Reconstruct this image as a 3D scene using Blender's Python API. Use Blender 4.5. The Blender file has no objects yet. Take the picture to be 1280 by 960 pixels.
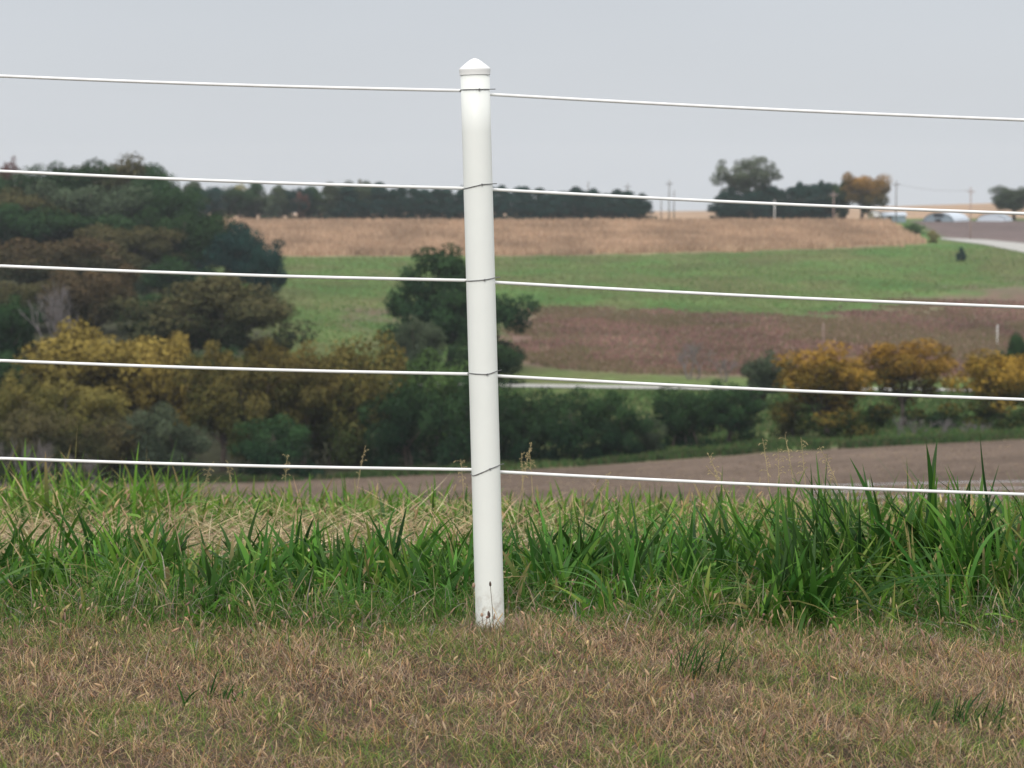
import bpy, math, random
import numpy as np
from mathutils import noise, Vector

R = math.radians
scene = bpy.context.scene
COL = scene.collection
rng = np.random.default_rng(7)
random.seed(7)

# ------------------------------------------------------------------ camera model
F = 3200.0                       # focal length in photo pixels (photo is 1280 x 960)
PITCH = math.atan(280.0 / F)     # camera looks slightly down; eye level is photo row 200

def slope(row):                  # z / Y of a photo row
    return np.tan(np.arctan((480.0 - np.asarray(row, float)) / F) - PITCH)

def row_of(z, Y):
    return 480.0 - F * np.tan(np.arctan2(z, Y) + PITCH)

def x_at(px, row, Y):            # world x of a photo column at depth Y
    dy = (480.0 - row) / F
    return (px - 640.0) / F * Y / (math.cos(PITCH) + dy * math.sin(PITCH))

# ------------------------------------------------------------------ terrain
COLS = np.array([-900., 0., 320., 640., 960., 1280., 2200.])
def _t(Y, *rows):
    if len(rows) == 1: rows = rows * 5
    a, b, c, d, e = rows
    return (Y, [a, a, b, c, d, e, e])
TAB = [
 _t(6.5, 787), _t(7, 760), _t(8, 722), _t(9.5, 690), _t(11, 668), _t(14, 648), _t(17, 640), _t(20, 640), _t(28, 648),
 _t(45, 655, 655, 655, 655, 650), _t(70, 655, 655, 655, 652, 645), _t(90, 652, 652, 652, 648, 640), _t(115, 648, 648, 646, 642, 634), _t(150, 634, 634, 630, 620, 606),
 _t(185, 618, 615, 606, 588, 570), _t(215, 606, 603, 589, 565, 548), _t(240, 588, 580, 563, 545, 528),
 _t(285, 472, 478, 480, 486, 489), _t(300, 460, 468, 471, 477, 481), _t(350, 405, 428, 440, 441, 444),
 _t(420, 350, 385, 396, 398, 405), _t(480, 312, 352, 364, 367, 372), _t(560, 290, 327, 334, 336, 338),
 _t(620, 284, 316, 319, 314, 312), _t(690, 280, 294, 297, 294, 297), _t(760, 277, 277, 277, 277, 277), _t(810, 274.5),
 _t(1000, 271, 271, 271, 269, 262), _t(1500, 266, 266, 265, 262.5, 252), _t(1650, 266.5, 266.5, 266, 264, 254), _t(1800, 268, 268, 267.5, 266, 257)]
KY = np.array([t[0] for t in TAB])
KZ = np.array([[float(slope(r)) * t[0] for r in t[1]] for t in TAB])
# points in front of the fence are the same for every column
NEAR_Y = np.array([-8.0, 0.0, 5.0]); NEAR_Z = np.array([-1.62, -1.52, -1.268])
KY = np.concatenate([NEAR_Y, KY]); KZ = np.concatenate([np.repeat(NEAR_Z[:, None], len(COLS), 1), KZ])
LY = np.log(KY + 12.0)
DL = np.linspace(LY[0], LY[-1], 1400)
DZ = np.stack([np.interp(DL, LY, KZ[:, i]) for i in range(len(COLS))], 1)
ker = np.exp(-0.5 * (np.arange(-20, 21) / 6.0) ** 2); ker /= ker.sum()
for i in range(DZ.shape[1]):
    p = np.pad(DZ[:, i], 20, mode='reflect', reflect_type='odd')
    DZ[:, i] = np.convolve(p, ker, 'valid')

def ground(x, Y):
    x = np.asarray(x, float); Y = np.asarray(Y, float)
    Ys = np.maximum(Y, 4.0)
    px = np.clip(640.0 + x / Ys * F, COLS[0], COLS[-1])
    l = (np.log(np.clip(Y, -8, 1800) + 12.0) - DL[0]) / (DL[1] - DL[0])
    i = np.clip(l.astype(int), 0, len(DL) - 2); fr = l - i
    cf = np.interp(px, COLS, np.arange(len(COLS)))
    j = np.clip(cf.astype(int), 0, len(COLS) - 2); fc = cf - j
    z = (DZ[i, j] * (1 - fr) + DZ[i + 1, j] * fr) * (1 - fc) + (DZ[i, j + 1] * (1 - fr) + DZ[i + 1, j + 1] * fr) * fc
    near = np.clip((30.0 - Y) / 15.0, 0, 1)
    bump = 0.012 * np.sin(x * 2.1 + Y * 1.3) + 0.010 * np.sin(x * 3.7 - Y * 2.9 + 1.0) + 0.006 * np.sin(x * 9.1 + 2) * np.sin(Y * 8.3)
    return z + near * bump

def g1(x, Y):
    return float(ground(np.array([x]), np.array([Y]))[0])

def hit(px, row, Y0=150.0, Y1=1500.0):      # depth where a photo pixel meets the ground
    Ys = np.linspace(Y0, Y1, 2700)
    xs = np.array([(px - 640.0) / F]) * Ys
    r = row_of(ground(xs, Ys), Ys)
    k = np.argmax(r <= row)
    return float(Ys[k])

# ------------------------------------------------------------------ object helpers
def tag(o, label=None, cat=None, group=None, kind=None):
    if label: o['label'] = label
    if cat: o['category'] = cat
    if group: o['group'] = group
    if kind: o['kind'] = kind
    return o

def link(o, parent=None):
    COL.objects.link(o)
    if parent: o.parent = parent
    return o

def empty(name, loc, rz=0.0):
    o = bpy.data.objects.new(name, None); link(o)
    o.location = loc; o.rotation_euler = (0, 0, rz); o.empty_display_size = 0.2
    return o

def np_mesh(name, co, quads=None, tris=None, col=None, mat=None, smooth=False):
    me = bpy.data.meshes.new(name)
    co = np.asarray(co, np.float32)
    me.vertices.add(len(co)); me.vertices.foreach_set('co', co.ravel())
    loops = []; starts = []; n = 0
    if quads is not None and len(quads):
        q = np.asarray(quads, np.int32); loops.append(q.ravel()); starts.append(np.arange(len(q)) * 4); n = len(q) * 4
    if tris is not None and len(tris):
        t = np.asarray(tris, np.int32); loops.append(t.ravel()); starts.append(n + np.arange(len(t)) * 3)
    loops = np.concatenate(loops); starts = np.concatenate(starts)
    me.loops.add(len(loops)); me.loops.foreach_set('vertex_index', loops.astype(np.int32))
    me.polygons.add(len(starts)); me.polygons.foreach_set('loop_start', starts.astype(np.int32))
    me.update(calc_edges=True)
    me.validate()
    if col is not None:
        a = me.color_attributes.new('Col', 'FLOAT_COLOR', 'POINT')
        c = np.ones((len(co), 4), np.float32); c[:, :col.shape[1]] = col
        a.data.foreach_set('color', c.ravel())
    if mat: me.materials.append(mat)
    if smooth: me.polygons.foreach_set('use_smooth', np.ones(len(me.polygons), bool))
    return me

class MB:                                   # small mesh builder: boxes, tubes, prisms
    def __init__(s): s.v = []; s.f = []
    def add(s, vs, fs):
        b = len(s.v); s.v += [tuple(map(float, v)) for v in vs]; s.f += [tuple(i + b for i in f) for f in fs]
    def box(s, c, d, bev=0.0):
        x, y, z = c; a, b, h = d[0] / 2, d[1] / 2, d[2] / 2
        vs = [(x + i * a, y + j * b, z + k * h) for k in (-1, 1) for i, j in ((-1, -1), (1, -1), (1, 1), (-1, 1))]
        s.add(vs, [(3, 2, 1, 0), (4, 5, 6, 7), (0, 1, 5, 4), (1, 2, 6, 5), (2, 3, 7, 6), (3, 0, 4, 7)])
    def tube(s, pts, rad, n=6, cap=True):
        pts = [Vector(p) for p in pts]
        rad = [rad] * len(pts) if not hasattr(rad, '__len__') else rad
        vs = []
        t0 = (pts[1] - pts[0]).normalized()
        u = t0.orthogonal().normalized()
        for i, p in enumerate(pts):
            t = (pts[min(i + 1, len(pts) - 1)] - pts[max(i - 1, 0)]).normalized()
            u = (u - t * u.dot(t)).normalized(); w = t.cross(u)
            for k in range(n):
                a = 2 * math.pi * k / n
                vs.append(p + (u * math.cos(a) + w * math.sin(a)) * rad[i])
        fs = [(i * n + k, i * n + (k + 1) % n, (i + 1) * n + (k + 1) % n, (i + 1) * n + k) for i in range(len(pts) - 1) for k in range(n)]
        if cap:
            fs.append(tuple(reversed(range(n)))); fs.append(tuple((len(pts) - 1) * n + k for k in range(n)))
        s.add(vs, fs)
    def rings(s, rings, cap=True):
        n = len(rings[0]); vs = [v for r in rings for v in r]
        fs = [(i * n + k, i * n + (k + 1) % n, (i + 1) * n + (k + 1) % n, (i + 1) * n + k) for i in range(len(rings) - 1) for k in range(n)]
        if cap:
            fs.append(tuple(reversed(range(n)))); fs.append(tuple((len(rings) - 1) * n + k for k in range(n)))
        s.add(vs, fs)
    def mesh(s, name, mat, smooth=False):
        me = bpy.data.meshes.new(name); me.from_pydata(s.v, [], s.f); me.update()
        me.materials.append(mat)
        if smooth: me.polygons.foreach_set('use_smooth', [True] * len(me.polygons))
        return me
    def build(s, name, mat, parent=None, smooth=False):
        return link(bpy.data.objects.new(name, s.mesh(name, mat, smooth)), parent)

# ------------------------------------------------------------------ materials
def new_mat(name):
    m = bpy.data.materials.new(name); m.use_nodes = True
    nt = m.node_tree; nt.nodes.clear()
    out = nt.nodes.new('ShaderNodeOutputMaterial')
    return m, nt, out

def N(nt, typ, **kw):
    n = nt.nodes.new(typ)
    for k, v in kw.items():
        if k in n.inputs.keys() if isinstance(k, str) else False: n.inputs[k].default_value = v
        else: setattr(n, k, v)
    return n

def mixrgb(nt, a, b, fac, blend='MIX'):
    n = nt.nodes.new('ShaderNodeMix'); n.data_type = 'RGBA'; n.blend_type = blend
    for sock, v in ((n.inputs['Factor'], fac), (n.inputs['A'], a), (n.inputs['B'], b)):
        if hasattr(v, 'is_output'): nt.links.new(v, sock)
        elif sock.name == 'Factor' or sock.type == 'VALUE': sock.default_value = v
        else: sock.default_value = (*v, 1.0)
    # 'Factor' name is shared by float / vector sockets: use the first
    return [o for o in n.outputs if o.type == 'RGBA'][0]

def mix_col(nt, a, b, fac, blend='MIX'):
    n = nt.nodes.new('ShaderNodeMixRGB'); n.blend_type = blend
    for sock, v in ((n.inputs[0], fac), (n.inputs[1], a), (n.inputs[2], b)):
        if hasattr(v, 'is_output'): nt.links.new(v, sock)
        elif sock.type == 'VALUE': sock.default_value = v
        else: sock.default_value = (*v, 1.0)
    return n.outputs[0]

def noise_fac(nt, scale, detail=4.0, rough=0.6, lo=0.3, hi=0.7, coord='Object', stretch=None):
    tc = nt.nodes.new('ShaderNodeTexCoord')
    src = tc.outputs[coord]
    if stretch:
        mp = nt.nodes.new('ShaderNodeMapping'); mp.inputs['Scale'].default_value = stretch
        nt.links.new(src, mp.inputs[0]); src = mp.outputs[0]
    n = nt.nodes.new('ShaderNodeTexNoise'); n.inputs['Scale'].default_value = scale
    n.inputs['Detail'].default_value = detail; n.inputs['Roughness'].default_value = rough
    nt.links.new(src, n.inputs['Vector'])
    mr = nt.nodes.new('ShaderNodeMapRange'); mr.inputs[1].default_value = lo; mr.inputs[2].default_value = hi
    nt.links.new(n.outputs[0], mr.inputs[0])
    return mr.outputs[0]

def principled(nt, out, color, rough=0.8, spec=0.3, metallic=0.0):
    p = nt.nodes.new('ShaderNodeBsdfPrincipled')
    if hasattr(color, 'is_output'): nt.links.new(color, p.inputs['Base Color'])
    else: p.inputs['Base Color'].default_value = (*color, 1)
    p.inputs['Roughness'].default_value = rough; p.inputs['Metallic'].default_value = metallic
    p.inputs['Specular IOR Level'].default_value = spec
    nt.links.new(p.outputs[0], out.inputs['Surface'])
    return p

def simple_mat(name, color, rough=0.8, spec=0.3, metallic=0.0, vary=0.15, scale=3.0):
    m, nt, out = new_mat(name)
    c = mix_col(nt, tuple(x * (1 - vary) for x in color), tuple(min(1, x * (1 + vary)) for x in color), noise_fac(nt, scale))
    principled(nt, out, c, rough, spec, metallic)
    return m

def vcol_mat(name, nscale, amt=0.35, rough=1.0, bump=0.0, coarse=None, stretch=None):
    m, nt, out = new_mat(name)
    a = nt.nodes.new('ShaderNodeAttribute'); a.attribute_name = 'Col'
    f = noise_fac(nt, nscale, 6.0, 0.7, 0.25, 0.75, stretch=stretch)
    mr = nt.nodes.new('ShaderNodeMapRange'); mr.inputs[3].default_value = 1 - amt; mr.inputs[4].default_value = 1 + amt
    nt.links.new(f, mr.inputs[0])
    c = mix_col(nt, a.outputs['Color'], mr.outputs[0], 1.0, 'MULTIPLY')
    if coarse:
        f2 = noise_fac(nt, coarse, 3.0, 0.5, 0.3, 0.7)
        mr2 = nt.nodes.new('ShaderNodeMapRange'); mr2.inputs[3].default_value = 0.8; mr2.inputs[4].default_value = 1.2
        nt.links.new(f2, mr2.inputs[0]); c = mix_col(nt, c, mr2.outputs[0], 1.0, 'MULTIPLY')
    p = principled(nt, out, c, rough, 0.1)
    if bump:
        b = nt.nodes.new('ShaderNodeBump'); b.inputs['Strength'].default_value = bump; b.inputs['Distance'].default_value = 0.3
        nt.links.new(f, b.inputs['Height']); nt.links.new(b.outputs[0], p.inputs['Normal'])
    return m

def blade_mat(name, rough=0.45, spec=0.35, trans=0.3):
    m, nt, out = new_mat(name)
    a = nt.nodes.new('ShaderNodeAttribute'); a.attribute_name = 'Col'
    p = principled(nt, out, a.outputs['Color'], rough, spec)
    t = nt.nodes.new('ShaderNodeBsdfTranslucent'); nt.links.new(a.outputs['Color'], t.inputs[0])
    mx = nt.nodes.new('ShaderNodeMixShader'); mx.inputs[0].default_value = trans
    nt.links.new(p.outputs[0], mx.inputs[1]); nt.links.new(t.outputs[0], mx.inputs[2])
    nt.links.new(mx.outputs[0], out.inputs['Surface'])
    return m

def leaf_mat(name, c1, c2, bias=0.5, var=0.35):
    """leaf colours run from c1 to c2 with each leaf's own value; every tree differs a little"""
    m, nt, out = new_mat(name)
    a = nt.nodes.new('ShaderNodeAttribute'); a.attribute_name = 'Col'
    s = nt.nodes.new('ShaderNodeSeparateColor'); nt.links.new(a.outputs['Color'], s.inputs[0])
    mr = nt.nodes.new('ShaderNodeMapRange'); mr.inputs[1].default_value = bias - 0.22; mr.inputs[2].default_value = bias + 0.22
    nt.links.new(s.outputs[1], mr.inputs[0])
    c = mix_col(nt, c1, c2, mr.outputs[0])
    b = nt.nodes.new('ShaderNodeMapRange'); b.inputs[3].default_value = 1 - var; b.inputs[4].default_value = 1 + var
    nt.links.new(s.outputs[0], b.inputs[0])
    c = mix_col(nt, c, b.outputs[0], 1.0, 'MULTIPLY')
    oi = nt.nodes.new('ShaderNodeObjectInfo')
    hv = nt.nodes.new('ShaderNodeHueSaturation'); nt.links.new(c, hv.inputs['Color'])
    h = nt.nodes.new('ShaderNodeMapRange'); h.inputs[3].default_value = 0.492; h.inputs[4].default_value = 0.508
    v = nt.nodes.new('ShaderNodeMapRange'); v.inputs[3].default_value = 0.86; v.inputs[4].default_value = 1.14
    nt.links.new(oi.outputs['Random'], h.inputs[0]); nt.links.new(oi.outputs['Random'], v.inputs[0])
    nt.links.new(h.outputs[0], hv.inputs['Hue']); nt.links.new(v.outputs[0], hv.inputs['Value'])
    d = nt.nodes.new('ShaderNodeBsdfDiffuse'); nt.links.new(hv.outputs[0], d.inputs[0])
    t = nt.nodes.new('ShaderNodeBsdfTranslucent'); nt.links.new(hv.outputs[0], t.inputs[0])
    mx = nt.nodes.new('ShaderNodeMixShader'); mx.inputs[0].default_value = 0.1
    nt.links.new(d.outputs[0], mx.inputs[1]); nt.links.new(t.outputs[0], mx.inputs[2])
    nt.links.new(mx.outputs[0], out.inputs['Surface'])
    return m

M = {
 'ground': vcol_mat('soil_and_thatch', 60.0, 0.5, 1.0, 0.4),
 'field': vcol_mat('field_surface', 0.9, 0.45, 1.0, 0.6, coarse=0.03),
 'plough': vcol_mat('ploughed_soil', 1.3, 0.6, 1.0, 1.0, coarse=0.06, stretch=(0.30, 1.0, 1.0)),
 'meadow': vcol_mat('meadow_surface', 0.8, 0.5, 1.0, 0.8, coarse=0.045),
 'road': simple_mat('pale_gravel', (0.42, 0.41, 0.385), 0.95, 0.1, vary=0.15, scale=0.8),
 'blade': blade_mat('green_grass_blade', 0.5, 0.16, 0.3),
 'dry': blade_mat('dry_grass_blade', 0.8, 0.1, 0.15),
 'wire': None, 'galv': simple_mat('galvanised_tie_wire', (0.20, 0.20, 0.20), 0.45, 0.5, 0.6),
 'bark': simple_mat('bark', (0.085, 0.07, 0.06), 0.95, 0.1, vary=0.3, scale=1.5),
 'palebark': simple_mat('pale_bark', (0.165, 0.15, 0.15), 0.95, 0.1, vary=0.2, scale=1.5),
 'wood': simple_mat('weathered_pole_wood', (0.17, 0.15, 0.14), 0.9, 0.1, vary=0.2, scale=1.0),
 'pinkwood': simple_mat('reddish_pole_wood', (0.34, 0.25, 0.22), 0.9, 0.1, vary=0.2, scale=1.0),
 'paint': simple_mat('old_white_paint', (0.72, 0.71, 0.68), 0.6, 0.3, vary=0.05),
 'greypaint': simple_mat('weathered_white_paint', (0.50, 0.49, 0.46), 0.7, 0.2, vary=0.1),
 'tanwall': simple_mat('tan_wall_paint', (0.42, 0.38, 0.28), 0.8, 0.2, vary=0.06),
 'bluemetal': simple_mat('blue_grey_sheet_metal', (0.25, 0.31, 0.36), 0.5, 0.4, 0.1, vary=0.08, scale=0.8),
 'palemetal': simple_mat('pale_sheet_metal', (0.60, 0.66, 0.74), 0.45, 0.4, 0.2, vary=0.06, scale=0.5),
 'darkopen': simple_mat('dark_opening', (0.03, 0.033, 0.04), 0.8, 0.2),
 # foliage
 'evergreen': leaf_mat('evergreen_needles', (0.010, 0.034, 0.034), (0.020, 0.052, 0.042)),
 'darkgreen': leaf_mat('dark_green_leaves', (0.009, 0.029, 0.016), (0.036, 0.074, 0.029)),
 'midgreen': leaf_mat('mid_green_leaves', (0.030, 0.070, 0.022), (0.075, 0.13, 0.04)),
 'greygreen': leaf_mat('grey_green_leaves', (0.032, 0.050, 0.034), (0.080, 0.105, 0.062)),
 'olive': leaf_mat('olive_leaves', (0.034, 0.050, 0.018), (0.145, 0.115, 0.036)),
 'olivebrown': leaf_mat('olive_brown_leaves', (0.026, 0.044, 0.022), (0.105, 0.090, 0.042)),
 'yellowolive': leaf_mat('yellow_olive_leaves', (0.036, 0.054, 0.018), (0.18, 0.150, 0.044), 0.54),
 'brown': leaf_mat('rusty_brown_leaves', (0.030, 0.042, 0.024), (0.115, 0.082, 0.045)),
 'yellow': leaf_mat('yellow_autumn_leaves', (0.075, 0.072, 0.022), (0.27, 0.20, 0.052), 0.45),
 'yellowtop': leaf_mat('yellow_over_green_leaves', (0.030, 0.050, 0.016), (0.30, 0.18, 0.034), 0.51),
 'orangetop': leaf_mat('orange_over_green_leaves', (0.030, 0.042, 0.022), (0.38, 0.19, 0.05), 0.60),
 'red': leaf_mat('dull_red_leaves', (0.05, 0.042, 0.036), (0.15, 0.075, 0.065)),
 'pale': leaf_mat('pale_willow_leaves', (0.065, 0.09, 0.06), (0.13, 0.155, 0.10)),
 'straw': leaf_mat('straw_coloured_leaves', (0.16, 0.17, 0.06), (0.28, 0.24, 0.09)),
}
def pvc(name, base):
    m, nt, out = new_mat(name)
    f = noise_fac(nt, 6.0, 5.0, 0.6, 0.3, 0.75)
    c = mix_col(nt, base, tuple(x * 0.94 for x in base), f)
    # small dirt specks
    tc = nt.nodes.new('ShaderNodeTexCoord')
    vo = nt.nodes.new('ShaderNodeTexVoronoi'); vo.inputs['Scale'].default_value = 26.0
    nt.links.new(tc.outputs['Object'], vo.inputs['Vector'])
    lt = nt.nodes.new('ShaderNodeMapRange'); lt.inputs[1].default_value = 0.05; lt.inputs[2].default_value = 0.02
    nt.links.new(vo.outputs['Distance'], lt.inputs[0])
    sc = nt.nodes.new('ShaderNodeSeparateColor'); nt.links.new(vo.outputs['Color'], sc.inputs[0])
    gt = nt.nodes.new('ShaderNodeMath'); gt.operation = 'GREATER_THAN'; gt.inputs[1].default_value = 0.9
    nt.links.new(sc.outputs[0], gt.inputs[0])
    mu = nt.nodes.new('ShaderNodeMath'); mu.operation = 'MULTIPLY'; nt.links.new(lt.outputs[0], mu.inputs[0]); nt.links.new(gt.outputs[0], mu.inputs[1])
    c = mix_col(nt, c, (0.40, 0.38, 0.32), mu.outputs[0])
    # soil splashed on the lowest hand's breadth
    sp = nt.nodes.new('ShaderNodeSeparateXYZ'); nt.links.new(tc.outputs['Object'], sp.inputs[0])
    hm = nt.nodes.new('ShaderNodeMapRange'); hm.inputs[1].default_value = 0.12; hm.inputs[2].default_value = 0.0
    nt.links.new(sp.outputs[2], hm.inputs[0])
    f3 = noise_fac(nt, 40.0, 4.0, 0.7, 0.45, 0.65)
    m3 = nt.nodes.new('ShaderNodeMath'); m3.operation = 'MULTIPLY'; nt.links.new(hm.outputs[0], m3.inputs[0]); nt.links.new(f3, m3.inputs[1])
    c = mix_col(nt, c, (0.35, 0.29, 0.22), m3.outputs[0])
    p = principled(nt, out, c, 0.42, 0.4)
    return m
M['post'] = pvc('white_vinyl', (0.85, 0.87, 0.83))
M['cap'] = pvc('white_vinyl_cap', (0.86, 0.86, 0.84))
M['wire'] = simple_mat('white_wire_coating', (0.84, 0.84, 0.83), 0.3, 0.5, vary=0.03, scale=8.0)

# ------------------------------------------------------------------ world, sun
w = bpy.data.worlds.new("World"); scene.world = w; w.use_nodes = True
nt = w.node_tree; nt.nodes.clear()
wo = nt.nodes.new('ShaderNodeOutputWorld')
SUN_EL, SUN_AZ = 40.0, 191.0          # degrees; azimuth clockwise from +Y (behind the camera, to its left)
sky = nt.nodes.new('ShaderNodeTexSky'); sky.sky_type = 'NISHITA'; sky.sun_disc = False
sky.sun_elevation = R(SUN_EL); sky.sun_rotation = R(SUN_AZ)
b1 = nt.nodes.new('ShaderNodeBackground'); b1.inputs[1].default_value = 0.08
nt.links.new(sky.outputs[0], b1.inputs[0])
tc = nt.nodes.new('ShaderNodeTexCoord'); sx = nt.nodes.new('ShaderNodeSeparateXYZ')
nt.links.new(tc.outputs['Generated'], sx.inputs[0])
ramp = nt.nodes.new('ShaderNodeValToRGB')                     # an overcast sky: brightest overhead
els = ramp.color_ramp.elements
els[0].position = 0.0; els[0].color = (0.595, 0.622, 0.662, 1)
els[1].position = 1.0; els[1].color = (1.50, 1.50, 1.50, 1)
e = els.new(0.10); e.color = (0.552, 0.583, 0.632, 1)
e = els.new(0.40); e.color = (0.93, 0.945, 0.96, 1)
nt.links.new(sx.outputs[2], ramp.inputs[0])
nz = nt.nodes.new('ShaderNodeTexNoise'); nz.inputs['Scale'].default_value = 3.0; nz.inputs['Detail'].default_value = 4.0
mpn = nt.nodes.new('ShaderNodeMapping'); mpn.inputs['Scale'].default_value = (1, 1, 4)
nt.links.new(tc.outputs['Generated'], mpn.inputs[0]); nt.links.new(mpn.outputs[0], nz.inputs['Vector'])
mrn = nt.nodes.new('ShaderNodeMapRange'); mrn.inputs[3].default_value = 0.93; mrn.inputs[4].default_value = 1.07
nt.links.new(nz.outputs[0], mrn.inputs[0])
cl = mix_col(nt, ramp.outputs[0], mrn.outputs[0], 1.0, 'MULTIPLY')
b2 = nt.nodes.new('ShaderNodeBackground'); b2.inputs[1].default_value = 1.0
nt.links.new(cl, b2.inputs[0])
mx = nt.nodes.new('ShaderNodeMixShader'); mx.inputs[0].default_value = 0.93
nt.links.new(b1.outputs[0], mx.inputs[1]); nt.links.new(b2.outputs[0], mx.inputs[2])
nt.links.new(mx.outputs[0], wo.inputs['Surface'])

sl = bpy.data.lights.new('sun', 'SUN'); sl.energy = 1.5; sl.angle = R(10); sl.color = (1.0, 0.96, 0.90)
so = bpy.data.objects.new('sun', sl); link(so)
d = Vector((math.sin(R(SUN_AZ)) * math.cos(R(SUN_EL)), math.cos(R(SUN_AZ)) * math.cos(R(SUN_EL)), math.sin(R(SUN_EL))))
so.rotation_euler = d.to_track_quat('Z', 'Y').to_euler(); so.location = d * 50

# ------------------------------------------------------------------ camera
cam = bpy.data.cameras.new('camera'); co = bpy.data.objects.new('camera', cam); link(co)
cam.sensor_fit = 'HORIZONTAL'; cam.sensor_width = 36.0; cam.lens = F / 1280 * 36.0
co.location = (0, 0, 0); co.rotation_euler = (math.pi / 2 - PITCH, 0, 0)
cam.clip_start = 0.1; cam.clip_end = 20000
cam.dof.use_dof = True; cam.dof.focus_distance = 6.7; cam.dof.aperture_fstop = 8.5
scene.camera = co
scene.render.engine = 'CYCLES'
scene.cycles.use_denoising = True
scene.cycles.max_bounces = 6; scene.cycles.diffuse_bounces = 3; scene.cycles.transparent_max_bounces = 8
scene.cycles.volume_bounces = 1
scene.view_settings.view_transform = 'Standard'; scene.view_settings.look = 'None'
scene.view_settings.exposure = 0.14; scene.view_settings.gamma = 1.0
scene.view_settings.use_curve_mapping = False

# ------------------------------------------------------------------ ground sheets
def fbm(x, y, s, o=4):
    """cheap value noise, vectorised: sum of rotated sines with random phases"""
    out = np.zeros_like(np.asarray(x, float)); amp = 1.0; tot = 0.0
    r = np.random.default_rng(int(s * 1000) + 3)
    f = s
    for k in range(o):
        for _ in range(4):
            a = r.uniform(0, 2 * math.pi); ph = r.uniform(0, 6.28); ff = f * r.uniform(0.7, 1.4)
            out += amp * np.sin((x * math.cos(a) + y * math.sin(a)) * ff * 6.28 + ph) / 2.0
        tot += amp; amp *= 0.6; f *= 2.1
    return np.clip(0.5 + 0.5 * out / tot, 0, 1)

def near_sheet():
    xs = np.linspace(-18, 18, 361); ys = np.concatenate([np.linspace(-8, 4, 40)[:-1], np.linspace(4, 20, 240)])
    X, Y = np.meshgrid(xs, ys); Z = ground(X, Y)
    n = fbm(X, Y, 0.9)
    c = np.empty(X.shape + (3,))
    c[:] = np.array([0.085, 0.062, 0.045]) * (0.6 + 0.8 * n[..., None])
    g = np.clip((Y - 6.9) / 0.6, 0, 1)[..., None]
    c = c * (1 - g) + np.array([0.055, 0.055, 0.028]) * g * (0.6 + 0.8 * n[..., None])
    nx = len(xs); i = np.arange(len(ys) - 1)[:, None] * nx + np.arange(nx - 1)[None]
    q = np.stack([i, i + 1, i + nx + 1, i + nx], -1).reshape(-1, 4)
    me = np_mesh('ground', np.stack([X, Y, Z], -1).reshape(-1, 3), q, col=c.reshape(-1, 3), mat=M['ground'], smooth=True)
    tag(link(bpy.data.objects.new('ground', me)), 'mown bank of dry brown grass that the fence stands on', 'ground', kind='structure')
near_sheet()

PLOUGH, MEADOW, WEEDY, CORN, BROWN, FARHILL = range(6)
def line(pts):
    a = np.array(pts, float)
    return lambda px: np.interp(px, a[:, 0], a[:, 1])
corn_near = line([(200, 316), (340, 320), (640, 320), (900, 315), (1060, 309), (1150, 306), (1160, 304)])
corn_right = lambda r: np.interp(r, [276, 282, 290, 299, 306], [1104, 1116, 1130, 1146, 1160])
weedy_top = line([(600, 396), (640, 390), (700, 387), (760, 385), (820, 390), (900, 393), (960, 396), (1040, 392), (1100, 378), (1180, 366), (1280, 358), (1800, 356)])
weedy_bot = line([(600, 440), (640, 452), (700, 464), (800, 470), (1300, 474), (1800, 474)])
brown_near = line([(1100, 276), (1136, 278), (1150, 283), (1180, 300), (1230, 303), (1280, 309), (1800, 330)])

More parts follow.
